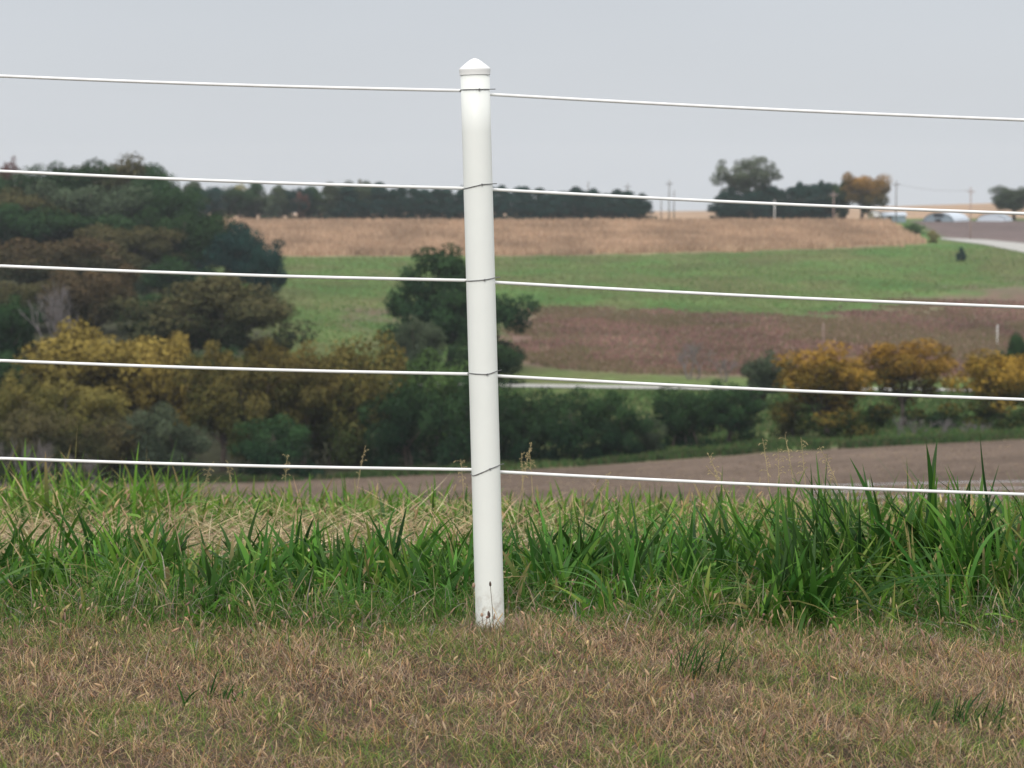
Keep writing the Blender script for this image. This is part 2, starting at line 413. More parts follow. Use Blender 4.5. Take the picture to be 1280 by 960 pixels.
def far_sheets():
    pxs = np.concatenate([np.linspace(-2600, -500, 60)[:-1], np.linspace(-500, 1780, 420), np.linspace(1780, 3880, 60)[1:]])
    ys = np.exp(np.linspace(math.log(20), math.log(1800), 480))
    P, Y = np.meshgrid(pxs, ys); X = (P - 640) / F * Y; Z = ground(X, Y)
    row = row_of(Z, Y)
    n1 = fbm(X, Y, 0.02); n2 = fbm(X, Y, 0.08); n3 = fbm(X, Y, 0.012, 5)
    jr = (n2 - 0.5) * 9 + (n1 - 0.5) * 12                   # ragged edges, in photo rows
    jY = (n2 - 0.5) * 2.0
    reg = np.full(X.shape, MEADOW)
    reg[Y + jY < 215] = PLOUGH
    wd = (P > 632 + (n1 - 0.5) * 60) & (row + jr * (1 + 2.2 * np.clip((P - 940) / 160, 0, 1)) > weedy_top(P)) & (row + jr * 0.5 < weedy_bot(P)) & (Y > 270)
    reg[wd] = WEEDY
    lp = (P > 430) & (P < 640) & (row > 386) & (row < 412) & (n2 + n1 > 1.0); reg[lp] = WEEDY
    reg[(Y > 560) & (P < corn_right(row) + (n2 - .5) * 8) & (row + (n2 - .5) * 3 < corn_near(P)) & (P > -3000) & (Y < 762)] = CORN
    reg[(P > 1136) & (Y > 600) & (row < brown_near(P) - 1.0) & (Y < 785)] = BROWN
    reg[(Y > 830)] = FARHILL
    base = np.array([(0.190, 0.140, 0.108), (0.090, 0.180, 0.048), (0.225, 0.138, 0.11), (0.36, 0.26, 0.17), (0.165, 0.125, 0.118), (0.40, 0.27, 0.18)])
    alt = np.array([(0.160, 0.118, 0.092), (0.125, 0.165, 0.055), (0.145, 0.120, 0.080), (0.30, 0.21, 0.14), (0.15, 0.115, 0.11), (0.36, 0.25, 0.17)])
    t = np.clip((n1 * 0.6 + n2 * 0.4 - 0.35) / 0.3, 0, 1)[..., None]
    c = base[reg] * (1 - t) + alt[reg] * t
    # dull, browner swales in the pasture
    n4 = fbm(X, Y * 0.35, 0.05, 4)
    sw = np.clip((n3 * .5 + n4 * .5 - 0.50) / 0.10, 0, 1) * (reg == MEADOW) * (Y < 640)
    c = c * (1 - 0.6 * sw[..., None]) + np.array([0.145, 0.135, 0.062]) * 0.6 * sw[..., None]
    wf = np.clip((np.interp(Y, [215, 222, 300, 330, 520, 560], [600, 610, 560, 380, 250, 180]) + (n1 - .5) * 60 - P) / 40, 0, 1) * (Y > 214) * (Y < 560)
    c = c * (1 - wf[..., None]) + np.array([0.050, 0.052, 0.028]) * wf[..., None]
    # smear colours a little so that edges of vegetation are not knife sharp
    for _ in range(2):
        c[1:-1, 1:-1] = (c[1:-1, 1:-1] * 2 + c[:-2, 1:-1] + c[2:, 1:-1] + c[1:-1, :-2] + c[1:-1, 2:]) / 6
    V = np.stack([X, Y, Z], -1).reshape(-1, 3); C = c.reshape(-1, 3)
    nx = len(pxs); i = np.arange(len(ys) - 1)[:, None] * nx + np.arange(nx - 1)[None]
    q = np.stack([i, i + 1, i + nx + 1, i + nx], -1).reshape(-1, 4)
    rf = reg[:-1, :-1].reshape(-1)
    for k, nm, lab in ((PLOUGH, 'ploughed_field', 'bare brown ploughed field in the valley'), (MEADOW, 'meadow', 'green pasture on the far slope'),
                       (WEEDY, 'weedy_field', 'reddish brown weedy field below the pasture'), (CORN, 'cornfield_ground', 'soil under the tan standing corn'),
                       (BROWN, 'harvested_field', 'purplish brown field beside the farmstead road'), (FARHILL, 'hilltop_field', 'tan crop field on the horizon')):
        qq = q[rf == k]
        u, inv = np.unique(qq, return_inverse=True)
        me = np_mesh(nm, V[u], inv.reshape(-1, 4), col=C[u], mat=M['meadow' if k == MEADOW else 'plough' if k == PLOUGH else 'field'], smooth=True)
        tag(link(bpy.data.objects.new(nm, me)), lab, 'field', kind='structure')
far_sheets()

def road(name, near, far, lab):
    """gravel strip between two edges given as (x, Y)"""
    near = np.array(near); far = np.array(far)
    co = []; 
    for k in range(5):
        t = k / 4
        p = near * (1 - t) + far * t
        co.append(np.stack([p[:, 0], p[:, 1], ground(p[:, 0], p[:, 1]) + 0.10 + 0.12 * (1 - (2 * t - 1) ** 2)], 1))
    n = len(near); V = np.concatenate(co)
    q = [(k * n + j, k * n + j + 1, (k + 1) * n + j + 1, (k + 1) * n + j) for k in range(4) for j in range(n - 1)]
    me = np_mesh(name, V, q, mat=M['road'], smooth=True)
    tag(link(bpy.data.objects.new(name, me)), lab, 'road', kind='structure')
xs = np.linspace(-16, 110, 120)
road('gravel_road', [(x, 283.5 + 0.0004 * x * x) for x in xs], [(x, 286.9 + 0.0004 * x * x) for x in xs], 'pale gravel road crossing the valley behind the shrubs')
pn, pf = [], []
for px in np.linspace(1176, 1420, 60):
    rn = float(np.interp(px, [1176, 1230, 1280, 1420], [299.2, 306, 316, 350])); rf_ = float(np.interp(px, [1176, 1230, 1280, 1420], [297.6, 300, 304.5, 328]))
    Yn = hit(px, rn, 350, 900); Yf = max(hit(px, rf_, 350, 900), Yn + 5)
    pn.append(((px - 640) / F * Yn, Yn)); pf.append(((px - 640) / F * Yf, Yf))
road('farm_road', pn, pf, 'pale gravel road climbing the slope towards the farmstead')

# ------------------------------------------------------------------ tufts standing in far fields (real height and parallax)
def tufts(name, n, pxr, yr, keep, h, wdt, cols, lab, cat, patch=0.0):
    P = rng.uniform(*pxr, n); Y = rng.uniform(*yr, n)
    X = (P - 640) / F * Y; Z = ground(X, Y); row = row_of(Z, Y)
    k = keep(P, Y, row, X); P, Y, X, Z = P[k], Y[k], X[k], Z[k]; n = len(X)
    a = rng.uniform(0, math.pi, n); hh = h * rng.uniform(0.65, 1.2, n); ww = wdt * rng.uniform(0.6, 1.4, n)
    dx, dy = np.cos(a) * ww / 2, np.sin(a) * ww / 2
    lx, ly = rng.normal(0, 0.15, n) * hh, rng.normal(0, 0.15, n) * hh
    base = np.stack([X, Y, Z - 0.05], 1)
    v = np.stack([base + np.stack([-dx, -dy, 0 * dx], 1), base + np.stack([dx, dy, 0 * dx], 1),
                  base + np.stack([dx * 0.7 + lx, dy * 0.7 + ly, hh * 0.85], 1), base + np.stack([-dx * 0.4 + lx, -dy * 0.4 + ly, hh], 1)], 1)
    c = np.array(cols)[rng.integers(0, len(cols), n)] * rng.uniform(0.85, 1.15, (n, 1)) * (0.72 + 0.56 * fbm(X, Y * .5, 0.035, 4))[:, None]
    pt = np.clip((fbm(X + 300, Y * .4, 0.02, 4) - .52) / .1, 0, 1)[:, None] * patch
    c = c * (1 - pt) + np.array([0.15, 0.145, 0.065]) * pt
    c = np.repeat(c[:, None], 4, 1)
    q = np.arange(n * 4).reshape(-1, 4)
    me = np_mesh(name, v.reshape(-1, 3), q, col=c.reshape(-1, 3), mat=M['dry'])
    tag(link(bpy.data.objects.new(name, me)), lab, cat, kind='stuff')
tufts('corn_stalks', 60000, (270, 1160), (600, 762), lambda P, Y, r, X: (r < corn_near(P) + (fbm(X, Y, 0.05) - .5) * 4) & (P < corn_right(r) + (fbm(X, Y, .1) - .5) * 10) & (P > 262 + (r - 277) * 1.2),
      1.5, 0.40, [(0.46, 0.32, 0.215), (0.42, 0.285, 0.195), (0.50, 0.355, 0.245), (0.38, 0.255, 0.175)], 'dry tan corn standing ripe in the field below the treeline', 'corn')
tufts('dead_weeds', 70000, (600, 1500), (292, 470), lambda P, Y, r, X: (P > 640 + (fbm(X, Y, 0.03) - .5) * 60) & (r + ((fbm(X, Y, .08) - .5) * 9 + (fbm(X, Y, .02) - .5) * 12) * (1 + 2.2 * np.clip((P - 940) / 160, 0, 1)) > weedy_top(P) + 1) & (r < weedy_bot(P) - 2),
      0.45, 0.30, [(0.22, 0.123, 0.108), (0.195, 0.118, 0.096), (0.255, 0.148, 0.13), (0.14, 0.125, 0.068), (0.27, 0.18, 0.13)], 'reddish brown dead weeds covering the lower field', 'weeds', 0.5)
tufts('pasture_grass', 70000, (300, 1500), (292, 640), lambda P, Y, r, X: ((r < weedy_top(P) - 1) | (P < 640)) & (r > corn_near(P) + 1.5),
      0.22, 0.35, [(0.09, 0.175, 0.045), (0.115, 0.19, 0.05), (0.075, 0.14, 0.042), (0.15, 0.14, 0.06)], 'short green pasture grass on the far slope', 'grass', 0.55)
tufts('bank_grass', 30000, (560, 1500), (214, 282), lambda P, Y, r, X: fbm(X, Y, 0.05) > 0.3,
      0.40, 0.25, [(0.06, 0.115, 0.035), (0.08, 0.14, 0.045), (0.05, 0.09, 0.03), (0.11, 0.12, 0.05)], 'rough green grass on the bank between ploughed field and road', 'grass')
tufts('crop_residue', 26000, (-200, 1500), (60, 214), lambda P, Y, r, X: fbm(X, Y * .4, 0.06) > 0.35,
      0.10, 0.22, [(0.30, 0.235, 0.16), (0.24, 0.18, 0.13), (0.14, 0.10, 0.08), (0.36, 0.29, 0.20)], 'clods and bits of straw on the ploughed field', 'crop residue')
tufts('hedge_parsley', 9000, (200, 1500), (213, 219), lambda P, Y, r, X: fbm(X, Y, 0.06) > 0.42,
      0.5, 0.3, [(0.035, 0.07, 0.022), (0.055, 0.10, 0.03), (0.07, 0.075, 0.035)], 'dark green weeds along the edge of the ploughed field', 'weeds')

# ------------------------------------------------------------------ trees
def crown_mesh(name, blobs, n, leaf, flat=0.85, warm_h=(0, 1), seed=1, shell=0.55):
    """leaf clumps: each blob is (cx, cy, cz, r); leaves fill an irregular shell of each"""
    r = np.random.default_rng(seed)
    B = np.array(blobs); wt = B[:, 3] ** 2; wt = wt / wt.sum()
    k = r.choice(len(B), n, p=wt)
    dirs = r.normal(size=(n, 3)); dirs /= np.linalg.norm(dirs, axis=1)[:, None]
    # lumpy: sub-clump directions per blob
    sub = r.normal(size=(len(B), 9, 3)); sub /= np.linalg.norm(sub, axis=2)[:, :, None]
    pick = r.integers(0, 9, n)
    dirs = dirs * 0.75 + sub[k, pick] * r.uniform(0.2, 1.0, (n, 1)); dirs /= np.linalg.norm(dirs, axis=1)[:, None]
    rad = B[k, 3] * (shell + (1.08 - shell) * r.random(n) ** 0.6)
    pos = B[k, :3] + dirs * rad[:, None] * np.array([1, 1, flat])
    nrm = dirs + r.normal(0, 0.45, (n, 3)) + np.array([0, 0, 0.35]); nrm /= np.linalg.norm(nrm, axis=1)[:, None]
    ref = r.normal(size=(n, 3)); u = np.cross(nrm, ref); u /= np.linalg.norm(u, axis=1)[:, None]; v = np.cross(nrm, u)
    s = leaf * r.uniform(0.55, 1.3, n)[:, None]
    co = np.stack([pos - u * s * 0.5, pos - v * s * 0.32 + nrm * s * 0.05, pos + u * s * 0.5, pos + v * s * 0.32 + nrm * s * 0.05], 1).reshape(-1, 3)
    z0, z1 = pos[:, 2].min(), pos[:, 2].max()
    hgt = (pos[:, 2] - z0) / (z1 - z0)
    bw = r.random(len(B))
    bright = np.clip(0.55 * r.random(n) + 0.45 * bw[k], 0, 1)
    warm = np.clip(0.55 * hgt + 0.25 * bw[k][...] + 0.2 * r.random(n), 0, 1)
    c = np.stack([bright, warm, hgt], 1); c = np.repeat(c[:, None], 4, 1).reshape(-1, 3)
    return np_mesh(name, co, np.arange(n * 4).reshape(-1, 4), col=c)

def limb_path(a, b, sag=0.12, n=4, rr=None):
    a = Vector(a); b = Vector(b); L = (b - a).length
    pts = []
    for i in range(n + 1):
        t = i / n
        p = a.lerp(b, t); p.z += math.sin(t * math.pi) * L * -sag
        if 0 < i < n: p += Vector((rr.uniform(-1, 1), rr.uniform(-1, 1), rr.uniform(-1, 1))) * L * 0.04
        pts.append(p)
    return pts

def proto_tree(kind, seed):
    r = random.Random(seed)
    blobs = []; mb = MB()
    def fill(n, W, zc, hz, r0, r1, low=1.0, thin=0.0, pw=0.45):
        """blobs spread through an uneven ellipsoid; low: width of its lower half, thin: narrowing towards the top"""
        lob = [(r.uniform(0, 6.28), r.uniform(-1, 1), r.uniform(0.55, 1.12)) for _ in range(9)]
        for i in range(n):
            d_ = Vector((r.gauss(0, 1), r.gauss(0, 1), r.gauss(0, 1))).normalized()
            k = max(lob, key=lambda L: math.cos(math.atan2(d_.y, d_.x) - L[0]) + 1.2 * d_.z * L[1])[2]
            t = (r.random() ** pw) * k; rad = r.uniform(r0, r1)
            wz = 1.0 - thin * max(0, d_.z * t) if d_.z > 0 else low
            z = zc + d_.z * t * (hz - rad * 0.6)
            if z < 0.35 * rad: z = 0.35 * rad + r.random() * 0.4
            blobs.append((d_.x * t * (W / 2 - rad * 0.6) * wz, d_.y * t * (W / 2 - rad * 0.6) * wz, z, rad))
    if kind == 'oak':            # broad uneven crown, short trunk
        H, W = 13.0, 15.0
        fill(60, W, 7.0, 6.0, 0.9, 2.0, 0.9)
        n, leaf, tr, th = 17000, 0.36, 0.42, 2.6
    elif kind == 'round':        # leafy almost to the ground
        H, W = 9.0, 8.5
        fill(48, W, 4.7, 4.4, 0.6, 1.25, 0.92)
        n, leaf, tr, th = 12000, 0.27, 0.22, 1.2
    elif kind == 'lone':         # irregular: pointed head, wide ragged skirt
        H, W = 13.0, 15.0
        fill(40, W * .95, 5.4, 4.6, 0.8, 1.6, 1.0)
        for i in range(26):
            z = r.uniform(.55, .97); mx_ = W * .40 * (1.08 - z) ** .7
            blobs.append((-1.4 + r.uniform(-1, 1) * mx_, r.uniform(-1, 1) * mx_, z * H - .6, r.uniform(.7, 1.3)))
        for i in range(46):
            a = r.uniform(0, 6.28); q = r.uniform(.18, .45) * W
            blobs.append((math.cos(a) * q, math.sin(a) * q, r.uniform(1.0, 6.6), r.uniform(.8, 1.4)))
        n, leaf, tr, th = 27000, 0.33, 0.42, 2.0
    elif kind == 'skirted':      # round top, low branches hiding the trunk
        H, W = 9.0, 8.5
        fill(46, W * .92, 5.0, 4.1, 0.6, 1.25, 1.0)
        for i in range(20): a = r.uniform(0, 6.28); blobs.append((math.cos(a) * r.uniform(.5, 3.6), math.sin(a) * r.uniform(.5, 3.6), r.uniform(0.5, 2.6), r.uniform(.6, 1.0)))
        n, leaf, tr, th = 13500, 0.27, 0.22, 1.0
    elif kind == 'umbrella':     # foliage high, thin trunk and limbs visible
        H, W = 9.0, 8.0
        fill(42, W, 5.9, 3.1, 0.6, 1.15, 1.0)
        for i in range(14):
            a = r.uniform(0, 6.28); blobs.append((math.cos(a) * 2.2, math.sin(a) * 1.8, r.uniform(0.9, 3.6), 0.75))
        n, leaf, tr, th = 11500, 0.27, 0.2, 2.0
    elif kind == 'bush':         # many stems, wide, to the ground
        H, W = 6.5, 9.5
        fill(46, W, 2.9, 3.6, 0.7, 1.3, 1.0)
        for i in range(10): blobs.append((r.uniform(-.42, .42) * W, r.uniform(-.3, .3) * W, 0.6, 0.8))
        n, leaf, tr, th = 12000, 0.26, 0.14, 0.6
    elif kind == 'cottonwood':   # tall, see-through crown over several limbs
        H, W = 18.0, 16.0
        fill(100, W, 11.2, 6.8, 0.8, 1.6, 0.9, pw=0.5)
        n, leaf, tr, th = 17000, 0.40, 0.45, 5.0
    elif kind == 'cedar':        # dense evergreen, full to the ground
        H, W = 10.0, 8.0
        for i in range(58):
            a = r.uniform(0, 6.28); z = r.uniform(0.02, 0.92); t = r.random() ** 0.4
            mxr = W * 0.5 * min(1, (1.06 - z) * 1.5) - 0.5
            blobs.append((math.cos(a) * t * mxr, math.sin(a) * t * mxr, z * H, r.uniform(0.7, 1.25)))
        blobs.append((0, 0, H - 0.7, 0.6)); blobs.append((0, 0, H - 1.6, 0.9)); blobs.append((0, 0, H * .4, 2.2))
        n, leaf, tr, th = 11000, 0.34, 0.22, 0.8
    elif kind == 'bare':         # leafless twigs
        H, W = 8.0, 5.0
        n = 0; tr, th = 0.13, 1.5
    elif kind == 'brush':        # low tangle of bare twigs
        H, W = 2.6, 6.0
        n = 0; tr, th = 0.05, 0.3
    trunk_m = MB(); crown = None
    if n:
        top = Vector((r.uniform(-.4, .4), r.uniform(-.4, .4), H * 0.72))
        stems = 4 if kind == 'bush' else 1
        extra = []
        for sidx in range(stems):
            off = Vector((r.uniform(-1.5, 1.5), r.uniform(-1, 1), 0)) if stems > 1 else Vector((0, 0, 0))
            pts = [off + Vector((0, 0, -0.4)), off + Vector((0, 0, th * 0.5)), off.lerp(top, 0.35), top]
            (trunk_m if sidx == 0 else extra.append(MB()) or extra[-1]).tube(pts, [tr * 1.35, tr, tr * 0.7, tr * 0.22], 7)
        for b in blobs[:18]:
            z0 = min(th + r.random() * H * 0.15, b[2] * 0.8)
            pts = limb_path((0, 0, z0), (b[0], b[1], b[2]), 0.08, 4, r)
            trunk_m.tube(pts, [tr * 0.45, tr * 0.38, tr * 0.28, tr * 0.2, tr * 0.08], 5)
        crown = crown_mesh(kind + '_crown', blobs, n, leaf, seed=seed)
    else:
        twigs = MB(); extra = []
        def grow(p, dirv, L, rad, depth, tgt):
            q = p + dirv * L
            mid = p.lerp(q, 0.5) + Vector((r.uniform(-1, 1), r.uniform(-1, 1), 0)) * L * 0.06
            tgt.tube([p, mid, q], [rad, rad * 0.85, rad * 0.68], 4 if depth < 3 else 5, cap=False)
            if depth == 0: return
            for _ in range(3 if depth > 1 else 4):
                nd = (dirv + Vector((r.uniform(-1, 1), r.uniform(-1, 1), r.uniform(-0.3, 0.7))) * 0.62).normalized()
                grow(p.lerp(q, r.uniform(0.55, 1.0)), nd, L * r.uniform(0.55, 0.8), rad * 0.6, depth - 1, twigs)
        if kind == 'bare':
            for s in range(3):
                trunk_m = MB(); extra.append(trunk_m)
                grow(Vector((r.uniform(-.5, .5), r.uniform(-.3, .3), -0.3)), Vector((r.uniform(-.25, .25), r.uniform(-.25, .25), 1)).normalized(), 3.0, 0.11, 4, trunk_m)
        else:
            for s in range(9):
                trunk_m = MB(); extra.append(trunk_m)
                grow(Vector((r.uniform(-2.2, 2.2), r.uniform(-1, 1), -0.2)), Vector((r.uniform(-.6, .6), r.uniform(-.5, .5), 0.8)).normalized(), 0.95, 0.035, 3, trunk_m)
        crown = twigs.mesh(kind + '_twigs', M['palebark'])
    if n: extra.insert(0, trunk_m)
    tm = [x.mesh(kind + '_trunk', M['palebark'] if not n else M['bark'], smooth=True) for x in extra]
    cv = np.empty(len(crown.vertices) * 3, np.float32); crown.vertices.foreach_get('co', cv); cv = cv.reshape(-1, 3)
    lo, hi = np.percentile(cv, 0.7, axis=0), np.percentile(cv, 99.6, axis=0)
    return dict(trunk=tm, crown=crown, H=float(hi[2]), W=float(hi[0] - lo[0]), cx=float((hi[0] + lo[0]) / 2), kind=kind)

PROTO = {}
for kind, k in (('oak', 4), ('round', 4), ('umbrella', 2), ('skirted', 3), ('lone', 1), ('bush', 4), ('cottonwood', 1), ('cedar', 4), ('bare', 2), ('brush', 2)):
    PROTO[kind] = [proto_tree(kind, 11 + 17 * i + len(kind)) for i in range(k)]
count = {}
NAME = {'oak': 'broadleaf_tree', 'round': 'round_tree', 'skirted': 'round_tree', 'lone': 'broadleaf_tree', 'umbrella': 'spreading_tree', 'bush': 'bush', 'cottonwood': 'cottonwood_tree', 'cedar': 'evergreen_tree', 'bare': 'bare_tree', 'brush': 'brush_thicket'}

def tree(kind, px, Y, wpx, top, mat, label, group=None, cat=None, name=None, sink=0.0):
    i = count.get(kind, 0); count[kind] = i + 1
    p = PROTO[kind][i % len(PROTO[kind])]
    x = (px - 640) / F * Y; z = g1(x, Y) - sink
    ztop = float(slope(top)) * Y
    s = (ztop - z) / p['H']; sw = wpx / F * Y / p['W']
    flip = 1 if (i // len(PROTO[kind])) % 2 == 0 else -1
    o = empty(name or NAME[kind], (x - p['cx'] * sw * flip, Y, z))
    o.scale = (sw, sw, s)
    if flip < 0: o.rotation_euler = (0, 0, math.pi)
    for nm, me in [('trunk' if len(p['trunk']) == 1 else 'stem', t_) for t_ in p['trunk']] + [('crown', p['crown'])]:
        c = bpy.data.objects.new(nm, me); link(c, o)
        if nm == 'crown' and mat:
            if not me.materials: me.materials.append(M[mat])
            c.material_slots[0].link = 'OBJECT'; c.material_slots[0].material = M[mat]
    tag(o, label, cat or ('bush' if kind in ('bush', 'brush') else 'tree'), group)
    return o

# -- far treeline along the top of the cornfield
G = 'trees in the far treeline'
def tl(px0, px1, n, mats, tops, lab, kinds, jit=4):
    for i in range(n):
        t = (i + 0.5) / n; px = px0 + (px1 - px0) * t + random.uniform(-4, 4)
        top = float(np.interp(px, *zip(*tops))) + random.uniform(-jit, jit)
        tree(random.choice(kinds), px, 768 + random.uniform(-3, 14), random.uniform(34, 50), top, random.choice(mats), lab, G)
tl(470, 806, 24, ['evergreen'], [(470, 232), (560, 234), (640, 234), (760, 239), (812, 249)], 'dark blue-green evergreen in the even stretch of the far treeline', ['cedar'], 5)
tl(226, 470, 19, ['darkgreen', 'greygreen', 'evergreen'], [(226, 228), (300, 234), (400, 234), (470, 231)], 'mixed green tree in the uneven stretch of the far treeline', ['cedar', 'round', 'oak'], 7)
tree('round', 376, 764, 24, 240, 'red', 'small dull red tree standing out in the far treeline')
tree('round', 302, 784, 20, 229, 'straw', 'pale yellow treetop poking above the far treeline')
tree('round', 246, 782, 20, 234, 'red', 'reddish tree in the far treeline beside the big wood')
tree('round', 452, 780, 26, 226, 'olivebrown', 'dull brown treetop rising highest above the far treeline')

# -- farmstead shelter belt
tree('cottonwood', 932, 776, 80, 197, 'pale', 'tall pale see-through tree rising over the dark evergreens')
for px, wd_, tp in ((906, 34, 240), (920, 36, 243), (937, 40, 241), (950, 34, 238), (963, 38, 233), (976, 34, 237), (990, 36, 234), (1004, 38, 232), (1018, 34, 231), (1034, 38, 229)):
    tree('cedar', px, 768 + random.uniform(0, 6), wd_ + 8, tp, 'evergreen', 'dark blue-green evergreen in the block beside the farmstead', 'evergreens beside the farmstead')
for px, tp in ((914, 234), (956, 229), (998, 228), (1026, 226)): tree('cedar', px, 775, 26, tp, 'evergreen', 'dark blue-green evergreen in the block beside the farmstead', 'evergreens beside the farmstead')
tree('round', 1054, 772, 40, 226, 'darkgreen', 'dark green tree between the evergreen block and the orange tree')
tree('oak', 1080, 770, 58, 217, 'orangetop', 'orange-topped autumn tree beside the farm sheds')
tree('oak', 1268, 790, 60, 233, 'greygreen', 'grey-green round tree behind the white farm roofs')
tree('cedar', 1201, hit(1201, 326, 400, 900), 13, 309, 'evergreen', 'tiny lone evergreen on the pasture below the farm road')
tree('bush', 1166, 655, 14, 288, 'straw', 'pale yellow-green bush on the bank at the top of the pasture')
tree('bush', 1143, 700, 26, 279, 'midgreen', 'low green bush between the cornfield and the farm road')

# -- lone oak and the trees around it
tree('lone', 574, 312, 180, 311, 'darkgreen', 'large lone dark green oak half hidden by the white post')
tree('round', 522, 272, 66, 398, 'greygreen', 'small grey-olive tree in front of the lone oak')
tree('bush', 607, 288, 92, 424, 'darkgreen', 'dark bush closing the space under the lone oak beyond the post')
tree('bush', 545, 240, 140, 440, 'midgreen', 'green bush at the foot of the lone oak')
tree('bush', 590, 226, 110, 468, 'darkgreen', 'dark green bush standing behind the white post')
tree('bush', 498, 228, 100, 478, 'darkgreen', 'dark bush between the olive thicket and the lone oak')
# -- hedge beyond the ploughed field
for px, wd_, tp, yy, lab in ((655, 90, 490, 225, 'dark green bush in the flat-topped hedge, next to the white post'),
                             (718, 100, 486, 222, 'dark green bush in the middle of the flat-topped hedge'),
                             (772, 84, 492, 221, 'dark green bush at the open end of the flat-topped hedge')):
    tree('bush', px, yy, wd_, tp, 'darkgreen', lab, 'bushes of the flat-topped hedge')
tree('bush', 812, 224, 46, 520, 'greygreen', 'low grey-green bush at the end of the flat-topped hedge')
tree('bush', 856, 229, 78, 484, 'darkgreen', 'dark leafy shrub beside the gap after the hedge')
tree('round', 912, 230, 86, 478, 'darkgreen', 'dark shrub with a few brown leaves low on its side')
tree('round', 960, 262, 62, 440, 'greygreen', 'dull grey-green tree behind the first yellow tree')
tree('bare', 872, 300, 50, 428, None, 'faint leafless sapling against the reddish brown field')
tree('bare', 905, 296, 40, 446, None, 'short leafless sapling by the gravel road')
tree('skirted', 1032, 232, 122, 432, 'yellowtop', 'yellow-orange tree leafy to the ground, first of the yellow trees')
tree('umbrella', 1138, 240, 112, 427, 'yellowtop', 'golden tree with foliage held high on a bare dark trunk')
tree('skirted', 1248, 233, 132, 440, 'yellowtop', 'golden tree cut off by the edge of the picture')
tree('round', 1274, 266, 56, 419, 'darkgreen', 'dark green tree behind the last golden tree')
tree('bush', 1094, 240, 40, 508, 'midgreen', 'small green bush between two golden trees')
tree('bush', 1182, 238, 38, 514, 'darkgreen', 'dark bush between the high golden tree and the last golden tree')
tree('bush', 988, 236, 44, 500, 'olive', 'small olive bush beside the first yellow tree, near the dark shrubs')
tree('brush', 1160, 226, 76, 520, None, 'low purplish-grey bare thicket below the high golden tree')
tree('brush', 1212, 226, 62, 526, None, 'low bare thicket beneath the last golden tree')
# -- wood at the left, lower storey
tree('bush', 440, 231, 130, 424, 'yellowolive', 'olive-brown thicket left of the dark bushes behind the fence')
tree('round', 376, 230, 108, 432, 'olive', 'brownish tree in the thicket beside the yellow trees')
tree('round', 322, 228, 100, 428, 'olive', 'olive tree with yellowing leaves in the low thicket')
tree('round', 270, 231, 104, 432, 'yellowolive', 'green and yellow tree between yellow tree and olive thicket')
tree('bush', 345, 220, 110, 520, 'darkgreen', 'dark low bush at the ploughed field edge under the olive trees')
tree('bush', 205, 217, 110, 508, 'greygreen', 'dark grey-green round shrub below the yellow tree')
tree('oak', 128, 244, 180, 408, 'yellow', 'big bright yellow tree in the low wood')
tree('round', 218, 242, 100, 420, 'yellow', 'smaller yellow tree beside the big yellow one')
tree('round', 92, 226, 120, 480, 'yellowolive', 'brown-leaved tree below the big yellow tree')
tree('round', 24, 232, 90, 468, 'yellowolive', 'olive-yellow tree at the edge of the low wood')
tree('brush', 22, 212, 90, 548, None, 'grey bare thicket at the lowest corner of the wood')
tree('brush', 84, 213, 70, 566, None, 'small grey bare thicket under the brown-leaved tree')
for px, Y, wd_, tp, mt_ in ((-30, 236, 110, 470, 'olive'), (-20, 290, 110, 400, 'olivebrown'), (60, 262, 110, 430, 'olivebrown'), (5, 262, 90, 440, 'darkgreen'), (170, 272, 120, 430, 'olivebrown'),
        (250, 262, 110, 440, 'darkgreen'), (330, 266, 110, 446, 'olivebrown'), (395, 262, 100, 452, 'olive'), (455, 258, 90, 462, 'midgreen'), (90, 345, 120, 372, 'brown'), (190, 350, 110, 366, 'darkgreen'),
        (20, 345, 130, 352, 'olivebrown'), (-40, 400, 140, 312, 'olivebrown'), (215, 395, 90, 322, 'darkgreen'), (330, 300, 60, 420, 'olivebrown'), (-60, 470, 130, 250, 'darkgreen'), (250, 500, 60, 262, 'darkgreen'), (150, 219, 90, 520, 'olivebrown'), (40, 219, 110, 505, 'olivebrown')):
    tree('bush' if Y < 300 else 'oak', px, Y, wd_, tp, mt_, 'tree or tall bush crowded among others in the brown and green wood', 'trees crowded in the wood')
# -- wood at the left, middle storey
tree('oak', 268, 300, 226, 344, 'olivebrown', 'wide olive-brown oak below the dark green slope')
tree('oak', 112, 318, 110, 334, 'brown', 'brownish oak with rusty crown below the hillside wood')
tree('bare', 62, 278, 78, 352, None, 'leafless grey tree among the brown trees', sink=0.5)
tree('round', 14, 284, 76, 372, 'darkgreen', 'dark green tree beside the leafless grey tree')
tree('oak', 45, 385, 190, 298, 'brown', 'rusty brown oak halfway up the hillside wood')
tree('oak', 128, 402, 96, 312, 'olivebrown', 'brown oak beside the rusty one on the hillside')
tree('oak', 300, 432, 100, 280, 'evergreen', 'dark blue-green tree at the tip of the hillside wood')
tree('round', 326, 400, 62, 310, 'evergreen', 'small dark tree at the edge of the pasture below the tip')
tree('oak', 236, 440, 120, 264, 'darkgreen', 'dark green oak on the shoulder of the hillside wood')
tree('oak', 165, 432, 130, 282, 'olivebrown', 'dull brown-green oak in the heart of the hillside wood')
tree('oak', 90, 446, 150, 262, 'darkgreen', 'dark green oak above the rusty brown oaks')
tree('oak', 10, 450, 130, 256, 'darkgreen', 'dark green oak at the edge of the hillside wood')
